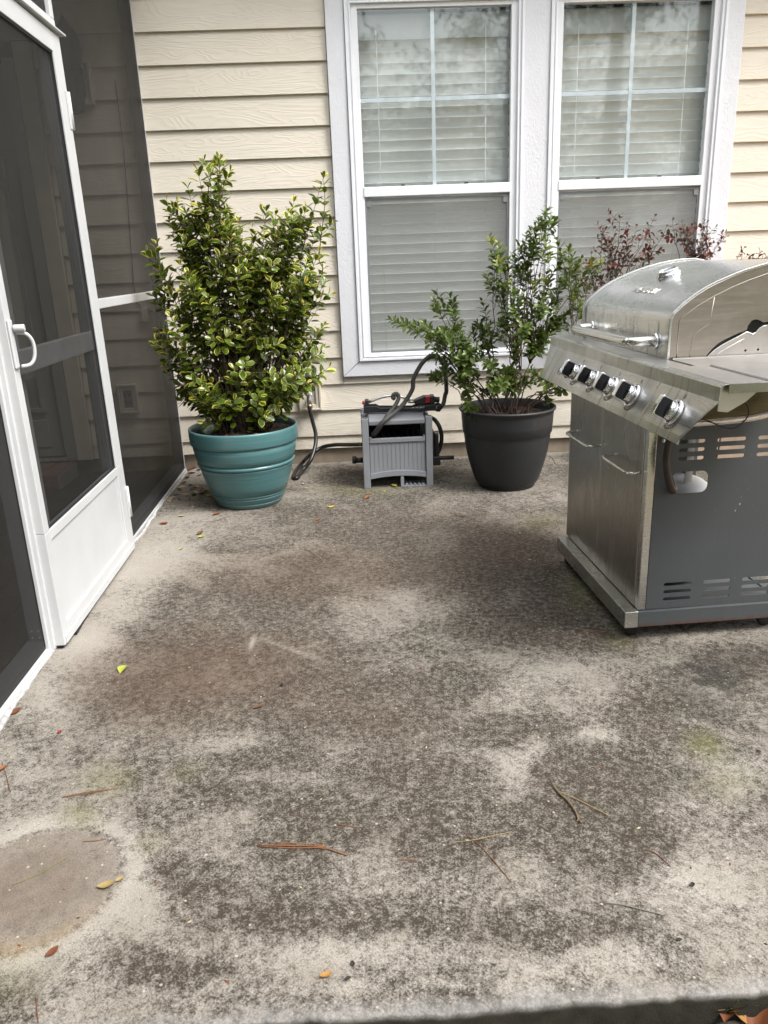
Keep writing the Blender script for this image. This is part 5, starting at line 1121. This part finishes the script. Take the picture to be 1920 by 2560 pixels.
# ================================================================== GAS GRILL (local: x depth, y along the front to the back, z up)
GR = thing('gas_grill', 'stainless gas grill with arched hood seen from its side shelf end', 'grill', (.861, 2.336, 0), .045)
def GB(name, mat, *a, bevel=0.): return B(name, M[mat], GR, *a, bevel, True)
def GM(mb, name, mat, bevel=0., seg=2): return mb.build(name, M[mat] if isinstance(mat, str) else mat, GR, bevel, seg, True)
# base
GB('front_skirt', 'steel', 0, .0455, 0, .768, .052, .110, bevel=.002)
GB('side_skirt', 'paint', .0465, .58, .002, .030, .052, .108, bevel=.0015)
GB('side_skirt', 'paint', .0465, .58, .738, .766, .052, .108)
GB('rear_skirt', 'paint', .552, .58, .031, .737, .052, .108)
GB('bottom_shelf', 'paint', .047, .551, .031, .737, .090, .104)
# doors
GB('door', 'steel_door', .0445, .060, .4165, .778, .113, .762, bevel=.002)
GB('door', 'steel_door', .0445, .060, .0425, .4145, .113, .762, bevel=.002)
def pull(y0, y1, z):
    r_ = .0055
    pts = [(.046, y0, z), (.020, y0, z-.002), (.010, y0+.012, z-.004), (.006, y0+.03, z-.005), (.006, y1-.03, z-.005), (.010, y1-.012, z-.004), (.020, y1, z-.002), (.046, y1, z)]
    return GM(MB().tube(spline(pts, 4), r_, 10), 'door_handle', 'steel_tube')
pull(.455, .716, .577); pull(.058, .307, .577)
GB('front_stile', 'steel', .047, .072, .0115, .0415, .111, .77, bevel=.0015)
GB('front_stile', 'steel', .047, .072, .779, .790, .111, .77)
# perforated side panels
holes = []
for z in (.6805, .6535, .626):
    for a in (.135, .2685, .403): holes.append(slot(a if a > .2 else .146, a+.095, z))
for z in (.1965, .170, .1435):
    for a in (.131, .2665, .4015): holes.append(slot(a, a+.095, z))
holes.append(rrect(.130, .250, .511, .583, .022))
holes.append([(.366+.0036*math.cos(k), .463+.0036*math.sin(k)) for k in [2*math.pi*i/10 for i in range(10)]])
holes.append([(.353+.0036*math.cos(k), .441+.0036*math.sin(k)) for k in [2*math.pi*i/10 for i in range(10)]])
outer = [(.074, .111), (.578, .111), (.578, .742), (.074, .742)]
side_p = plate('side_panel', outer, holes, (0, .003, 0), lambda a, b: (a, .012, b), M['paint'], GR)
GB('side_panel', 'paint', .074, .549, .776, .779, .111, .742)
GB('rear_post', 'paint', .55, .578, .016, .05, .111, .742)
GB('rear_post', 'paint', .55, .578, .74, .775, .111, .742)
mb = MB(); mb.lathe([(0, 0), (.0065, 0), (.0065, .003), (.004, .0045), (0, .0045)], 10, (.0925, .012, .688), (0, -1, 0)); GM(mb, 'screw', 'zinc')
# casters
for (x, y) in [(.045, .05), (.52, .05), (.045, .71), (.52, .71)]:
    c_ = GM(MB().lathe([(.008, -.011), (.022, -.011), (.0265, -.006), (.0265, .006), (.022, .011), (.008, .011)], 20, (x, y, .0268), (0, 1, .15)), 'caster', 'rubber')
    mb = MB(); mb.box(x-.015, x+.015, y-.018, y+.018, .0475, .0515); mb.lathe([(0, 0), (.006, 0), (.005, .004), (0, .004)], 8, (x-.0275, y-.006, .047), (-1, 0, 0)); mb.build('caster_bolt', M['zinc'], c_, 0, 2, True)
# control panel: upright band, canted face, lower lip
def panel(yt0, yt1, yb0, yb1, name, mat):
    P_ = [(.0855, .9395, 't'), (.012, .9395, 't'), (.004, .9375, 't'), (.000, .932, 't'), (-.003, .898, 't'), (-.056, .799, 'b'), (-.064, .780, 'b'), (-.058, .776, 'b'), (-.010, .771, 'b'), (.040, .768, 'b')]
    P_ = P_[:8]
    P_ += [(x+.0025, z-.0015, q) for x, z, q in P_[::-1]]
    A = [(x, yt0 if q == 't' else yb0, z) for x, z, q in P_]; C_ = [(x, yt1 if q == 't' else yb1, z) for x, z, q in P_]
    return GM(MB().loft(A, C_), name, mat, .0008, 1)
panel(-.1478, .938, -.1438, .846, 'control_panel', 'steel_panel')
panel(-.483, -.1525, -.404, -.1485, 'side_burner_panel', 'steel_panel')
nS = Vector((-.099, 0, .053)).normalized(); tS = Vector((.053, 0, .099)).normalized(); P0 = Vector((-.003, 0, .898))
def on_panel(y, z): t_ = (z-.898)/.099; return Vector((-.003+.053*t_, y, z))
def knob(y, z=.842):
    c = on_panel(y, z)
    k_ = GM(MB().lathe([(.030, .0), (.0365, .001), (.0385, .005), (.0365, .0095), (.031, .011), (.028, .008)], 32, c, nS, True, True), 'control_knob', 'chrome')
    MB().lathe([(.0, .004), (.0285, .004), (.0275, .016), (.0265, .026), (.0255, .028), (0, .028)], 28, c, nS).build('knob_body', M['chrome'], k_, 0, 2, True)
    # grip: a tall fin with chrome outline and black cheeks
    prof_ = []
    for k in range(9): a = -math.pi/2+math.pi*k/8; prof_.append((.020+.0 + .014*math.cos(a)*1.0, .0275*math.sin(a)))
    pts = [(.014, -.0300), (.056, -.0290), (.060, -.024), (.0605, .0), (.060, .024), (.056, .0290), (.014, .0300)]
    def P3(h, u_, s_): return c+nS*h+tS*u_+Vector((0, s_, 0))
    MB().loft([P3(h, u_, -.0085) for h, u_ in pts], [P3(h, u_, .0085) for h, u_ in pts]).build('grip', M['chrome'], k_, .0015, 2, True)
    pin = [(.018, -.0262), (.052, -.0255), (.0565, -.021), (.0575, 0), (.0565, .021), (.052, .0255), (.018, .0262)]
    mb = MB(); mb.loft([P3(h, u_, -.0096) for h, u_ in pin], [P3(h, u_, -.0086) for h, u_ in pin]); mb.loft([P3(h, u_, .0086) for h, u_ in pin], [P3(h, u_, .0096) for h, u_ in pin])
    mb.build('grip_cheek', M['knob_black'], k_, 0, 2, True)
    return k_
zero = text_mesh('marking', '0', .017, M['greyprint'], .0001)
KY = [.487, .313, .139, -.035, -.319]
for y in KY:
    knob(y)
    c = on_panel(y-.003, .884)+nS*.0006
    inst('marking', zero, GR, mw=frame_mat(c, (0, -1, 0), tS, nS))
    mb = MB()
    for k in range(9):
        a = R(195+12*k); p = on_panel(y, .842)+nS*.0005; d = tS*math.sin(a)+Vector((0, -1, 0))*math.cos(a)*-1
        q0 = p+(tS*math.sin(a)+Vector((0, 1, 0))*math.cos(a)*1)*.0445; w2 = .0010+.0003*k
        e1 = (tS*math.cos(a)-Vector((0, 1, 0))*math.sin(a)); e2 = (tS*math.sin(a)+Vector((0, 1, 0))*math.cos(a))
        mb.add([q0-e1*.0028-e2*w2, q0+e1*.0028-e2*w2, q0+e1*.0028+e2*w2, q0-e1*.0028+e2*w2], [(0, 1, 2, 3)])
    GM(mb, 'dial_scale', 'greyprint')
mb = MB()
for k in range(4): 
    for j in range(3):
        p = on_panel(.40-.012*k*1.6, .868-.006*j)+nS*.0005; mb.add([p, p+Vector((0, -.013, 0)), p+Vector((0, -.013, 0))+tS*.0012, p+tS*.0012], [(0, 1, 2, 3)])
GM(mb, 'fine_print', 'greyprint')
c = on_panel(.575, .826); ig = GM(MB().lathe([(.014, 0), (.015, .003), (.012, .008), (.009, .010), (.009, .026), (0, .026)], 20, c, nS), 'igniter_button', 'knob_black')
MB().lathe([(0, .0265), (.0145, .0265), (.0155, .030), (.0135, .036), (0, .037)], 20, c, nS).build('button_cap', M['chrome'], ig, 0, 2, True)
# under-panel cross piece and firebox
GB('under_panel', 'steel', .0, .05, .0, .79, .762, .7695)
GB('firebox', 'steel_plate', .1005, .56, .020, .80, .760, .9255)
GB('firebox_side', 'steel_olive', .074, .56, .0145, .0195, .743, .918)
mb = MB(); mb.lathe([(.022, 0), (.024, .002), (.022, .003)], 20, (.235, .0145, .826), (0, -1, 0)); mb.lathe([(0, .0005), (.0215, .0005), (.0215, .001), (0, .001)], 20, (.235, .0145, .826), (0, -1, 0)); GM(mb, 'valve_hole', 'knob_black')
mb = MB(); mb.lathe([(0, .002), (.006, .0025), (.0, .012)], 12, (.236, .0145, .827), (0, -1, 0)); GM(mb, 'gas_jet', 'zinc')
# side shelf with burner lid
mb = MB(); mb.box(.100, .50, -.482, .0135, .9335, .9395); GM(mb, 'side_shelf', 'shelf', .0015)
MB().box(.020, .0995, -.4815, -.1485, .9397, .9403).build('shelf_front', M['shelf'], GR, 0, 2, True)
GB('shelf_fascia', 'steel_door', .0205, .50, -.4845, -.4825, .917, .9395)
MB().loft([(.128, -.468, .9400), (.485, -.468, .9400), (.485, -.165, .9400), (.128, -.165, .9400)], [(.131, -.465, .9445), (.482, -.465, .9445), (.482, -.168, .9445), (.131, -.168, .9445)]).build('burner_lid', M['shelf'], GR, .001, 2, True)
GB('left_shelf', 'shelf', .100, .50, .803, .937, .9320, .9395, bevel=.001)
plate('shelf_bracket', [(.006, .935), (.100, .935), (.100, .915), (.075, .893), (.030, .868), (.004, .872)], [], (0, .003, 0), lambda a, b: (a, -.470, b), M['shelf'], GR)
GM(MB().tube(spline([(.09, -.05, .752), (.18, -.05, .752), (.33, -.05, .758), (.40, -.05, .775), (.43, -.05, .82), (.44, -.05, .93)], 5), .0115, 12), 'gas_pipe', 'steel_tube')
GB('igniter_post', 'zinc', .285, .293, -.055, -.047, .845, .90)
GM(MB().tube(spline([(.289, -.051, .845), (.292, -.054, .825), (.315, -.06, .80), (.318, -.06, .765), (.28, -.066, .735), (.235, -.066, .742), (.17, -.063, .768), (.10, -.055, .770)], 5), .0022, 6), 'igniter_wire', 'rubber')
GM(MB().tube(spline([(.108, -.02, .77), (.094, -.026, .70), (.086, -.03, .64), (.094, -.03, .59), (.112, -.022, .545), (.128, -.008, .528), (.140, .02, .532), (.15, .07, .55)], 6), .0115, 12), 'gas_hose', 'hose_brown')
# hood
HP = [(.092, .9345), (.092, 1.044), (.0935, 1.058), (.1, 1.073), (.123, 1.095), (.148, 1.114), (.171, 1.1295), (.195, 1.143), (.223, 1.156), (.251, 1.167), (.279, 1.1775), (.307, 1.1865), (.340, 1.195), (.375, 1.2035), (.42, 1.2115), (.47, 1.2165), (.52, 1.2165), (.56, 1.209), (.585, 1.19), (.60, 1.15), (.605, 1.06), (.605, .94)]
def hood_shell(y0, y1, off=0., inner=.004):
    o_ = []; i_ = []
    n_ = len(HP)
    for k, (x, z) in enumerate(HP):
        a = Vector(HP[max(k-1, 0)]); b = Vector(HP[min(k+1, n_-1)]); t_ = (b-a).normalized(); nn = Vector((-t_.y, t_.x))
        o_.append((x+nn.x*off, z+nn.y*off)); i_.append((x-nn.x*inner, z-nn.y*inner))
    P_ = o_+i_[::-1]
    return P_
P_ = hood_shell(0, 0)
mb = MB(); n_ = len(HP)
A = [(x, .038, z) for x, z in P_]; C_ = [(x, .786, z) for x, z in P_]
N2 = len(P_)
fs = [(i, N2+i, N2+(i+1) % N2, (i+1) % N2) for i in range(N2)]
mb.add(A+C_, fs, True)
hood = mb.build('hood', M['steel_dirty'], GR, 0, 2, True)
hood.data.polygons.foreach_set('use_smooth', [True]*len(hood.data.polygons))
wn = hood.modifiers.new('edge', 'EDGE_SPLIT'); wn.split_angle = R(35)
# end frames: raised rim, then the flat end with the curved cut-out
for (y0, y1) in ((.0145, .0375), (.7865, .8075)):
    P_ = hood_shell(0, 0, .0075, .001); N2 = len(P_)
    mb = MB(); mb.add([(x, y0, z) for x, z in P_]+[(x, y1, z) for x, z in P_], [(i, N2+i, N2+(i+1) % N2, (i+1) % N2) for i in range(N2)]+[(i, i+1, N2-2-i, N2-1-i) for i in range(len(HP)-1)]+[(N2+i+1, N2+i, N2+N2-1-i, N2+N2-2-i) for i in range(len(HP)-1)])
    mb.build('hood_rim', M['steel'], GR, .002, 2, True)
cut = [(.605, 1.055), (.47, 1.046), (.42, 1.042), (.394, 1.038), (.381, 1.037), (.370, 1.043), (.357, 1.047), (.344, 1.044), (.334, 1.030), (.331, 1.017), (.305, 1.008), (.278, .997), (.258, .988), (.241, .978), (.226, .964), (.214, .949), (.203, .935), (.192, .928)]
hin = [(x+.001, z-.0005) for x, z in HP[:-2]]
hin = [(.0935, .928)]+[(x, z) for x, z in HP[1:-1]]
endp = plate('hood_end', hin+[c for c in cut], [], (0, .003, 0), lambda a, b: (a, .018, b), M['steel_end'], GR)
GB('hood_end', 'steel_end', .096, .60, .800, .803, .928, 1.06)
# embossed line on the hood end
em = [(.117, .932), (.1165, 1.045), (.119, 1.055), (.126, 1.064), (.17, 1.094), (.217, 1.119), (.27, 1.143), (.32, 1.161), (.377, 1.178), (.44, 1.188), (.5, 1.190)]
GM(MB().tube([(x, .0182, z) for x, z in em], .0018, 5), 'emboss', 'steel_end')
em = [(.158, .932), (.161, .99), (.166, 1.006), (.182, 1.022), (.206, 1.036), (.213, 1.046), (.220, 1.118)]
GM(MB().tube([(x, .0186, z) for x, z in em], .0015, 5), 'emboss', 'steel_end')
# black sheet painted as the shade behind the gap in the hood end
GB('hood_gap_shade', 'knob_black', .205, .58, .0225, .0245, .928, 1.075)
fp = [(.203, .926), (.216, .944), (.233, .960), (.253, .973), (.275, .984), (.305, .998), (.330, 1.0105), (.338, 1.009), (.350, 1.0035), (.360, 1.008), (.370, 1.020), (.382, 1.026), (.400, 1.029), (.45, 1.034), (.56, 1.04), (.56, .926)]
plate('firebox_plate', fp, [[(.333+.0038*math.cos(k), .955+.0038*math.sin(k)) for k in [2*math.pi*i/10 for i in range(10)]], [(.373+.0038*math.cos(k), .956+.0038*math.sin(k)) for k in [2*math.pi*i/10 for i in range(10)]]], (0, .003, 0), lambda a, b: (a, .017, b), M['steel_plate'], GR)
GM(MB().tube([(x, .0168, z) for x, z in fp[:13]], .0016, 5), 'plate_edge', 'steel')
em = [(.56, .933), (.245, .931), (.238, .934), (.238, .940), (.247, .951), (.27, .964), (.30, .979), (.325, .990)]
GM(MB().tube([(x, .0168, z) for x, z in em], .0016, 5), 'emboss', 'steel')
GB('shelf_joint', 'steel', .10, .56, .006, .0135, .9397, .9435)
# hood handle
pts = [(.092, .117, .985), (.060, .117, .985), (.034, .122, .984), (.017, .142, .983), (.012, .172, .982), (.012, .40, .982), (.012, .645, .982), (.017, .675, .983), (.034, .694, .984), (.060, .699, .985), (.092, .699, .985)]
hh = GM(MB().tube(spline(pts, 5), .0165, 16), 'hood_handle', 'steel_tube')
for y in (.117, .699): MB().lathe([(.0175, 0), (.025, 0), (.0265, .004), (.024, .009), (.0175, .010)], 24, (.0915, y, .985), (-1, 0, 0), True, True).build('handle_collar', M['chrome'], hh, 0, 2, True)
# thermometer
tg = Vector((.262, .435, 1.1715)); tn = Vector((-.34, 0, .94)).normalized()
ga = GM(MB().lathe([(.037, -.004), (.041, .0), (.041, .006), (.037, .012), (.034, .016), (.035, .020), (.0335, .022), (.030, .022), (.0295, .017)], 36, tg, tn, True, True), 'thermometer', 'chrome')
MB().lathe([(0, .0165), (.030, .0165), (.030, .0172), (0, .0172)], 36, tg, tn).build('dial_face', M['dialw'], ga, 0, 2, True)
tx = tn.cross(Vector((0, 1, 0))).normalized()
mb = MB(); q = tg+tn*.0178
mb.add([q+Vector((0, .002, 0)), q+Vector((0, -.002, 0)), q+tx*.02+Vector((0, -.012, 0))], [(0, 1, 2)])
for k in range(18):
    a = 2*math.pi*k/18; e1 = tx*math.cos(a)+Vector((0, 1, 0))*math.sin(a); e2 = tx*math.sin(a)-Vector((0, 1, 0))*math.cos(a)
    mb.add([q+e1*.022-e2*.0008, q+e1*.028-e2*.0008, q+e1*.028+e2*.0008, q+e1*.022+e2*.0008], [(0, 1, 2, 3)])
mb.build('dial_marks', M['greyprint'], ga, 0, 2, True)
# raised script on the hood front
M['script'] = simple('raised_script', (.60, .58, .54), .42, 1., .1)
lg = text_mesh('lettering', 'NEXGRILL', .040, M['script'], .0007, .35, 1.05)
ln_ = Vector((-.52, 0, .854)).normalized(); lt = Vector((.854, 0, .52)).normalized()
inst('lettering', lg, GR, mw=frame_mat(Vector((.166, .400, 1.1262))+ln_*.0005, (0, -1, 0), lt, ln_))
# gas tank in the cart
tk = thing('gas_tank', 'white gas cylinder with collar seen through the cut-out of the grill side', 'gas tank', (.861, 2.336, 0), .045)
tc_ = (.27, .33, 0)
MB().lathe([(.10, .104), (.11, .106), (.11, .13), (.145, .15), (.155, .19), (.155, .39), (.152, .425), (.142, .447), (.12, .464), (.09, .474), (.03, .482), (0, .483)], 36, tc_).build('cylinder', M['tank'], tk, 0, 2, True)
for (a0, a1) in ((-82, -62), (10, 95), (120, 190)):
    mb = MB(); pts = [(tc_[0]+.095*math.cos(R(a)), tc_[1]+.095*math.sin(R(a))) for a in np.linspace(a0, a1, 12)]
    for (p, q) in zip(pts, pts[1:]):
        mb.add([(p[0], p[1], .478), (q[0], q[1], .478), (q[0], q[1], .640), (p[0], p[1], .640)], [(0, 1, 2, 3)])
    col_ = mb.build('collar', M['tank'], tk, 0, 2, True); sm_ = col_.modifiers.new('thick', 'SOLIDIFY'); sm_.thickness = .004
MB().lathe([(0, .49), (.016, .49), (.016, .56), (.024, .562), (.024, .60), (0, .60)], 14, tc_).build('valve', M['brass'], tk, 0, 2, True)
MB().lathe([(0, 0), (.016, .002), (.018, .012), (.012, .022), (0, .024)], 14, (.16, .09, .668)).build('valve_cap', M['pinkred'], tk, 0, 2, True)
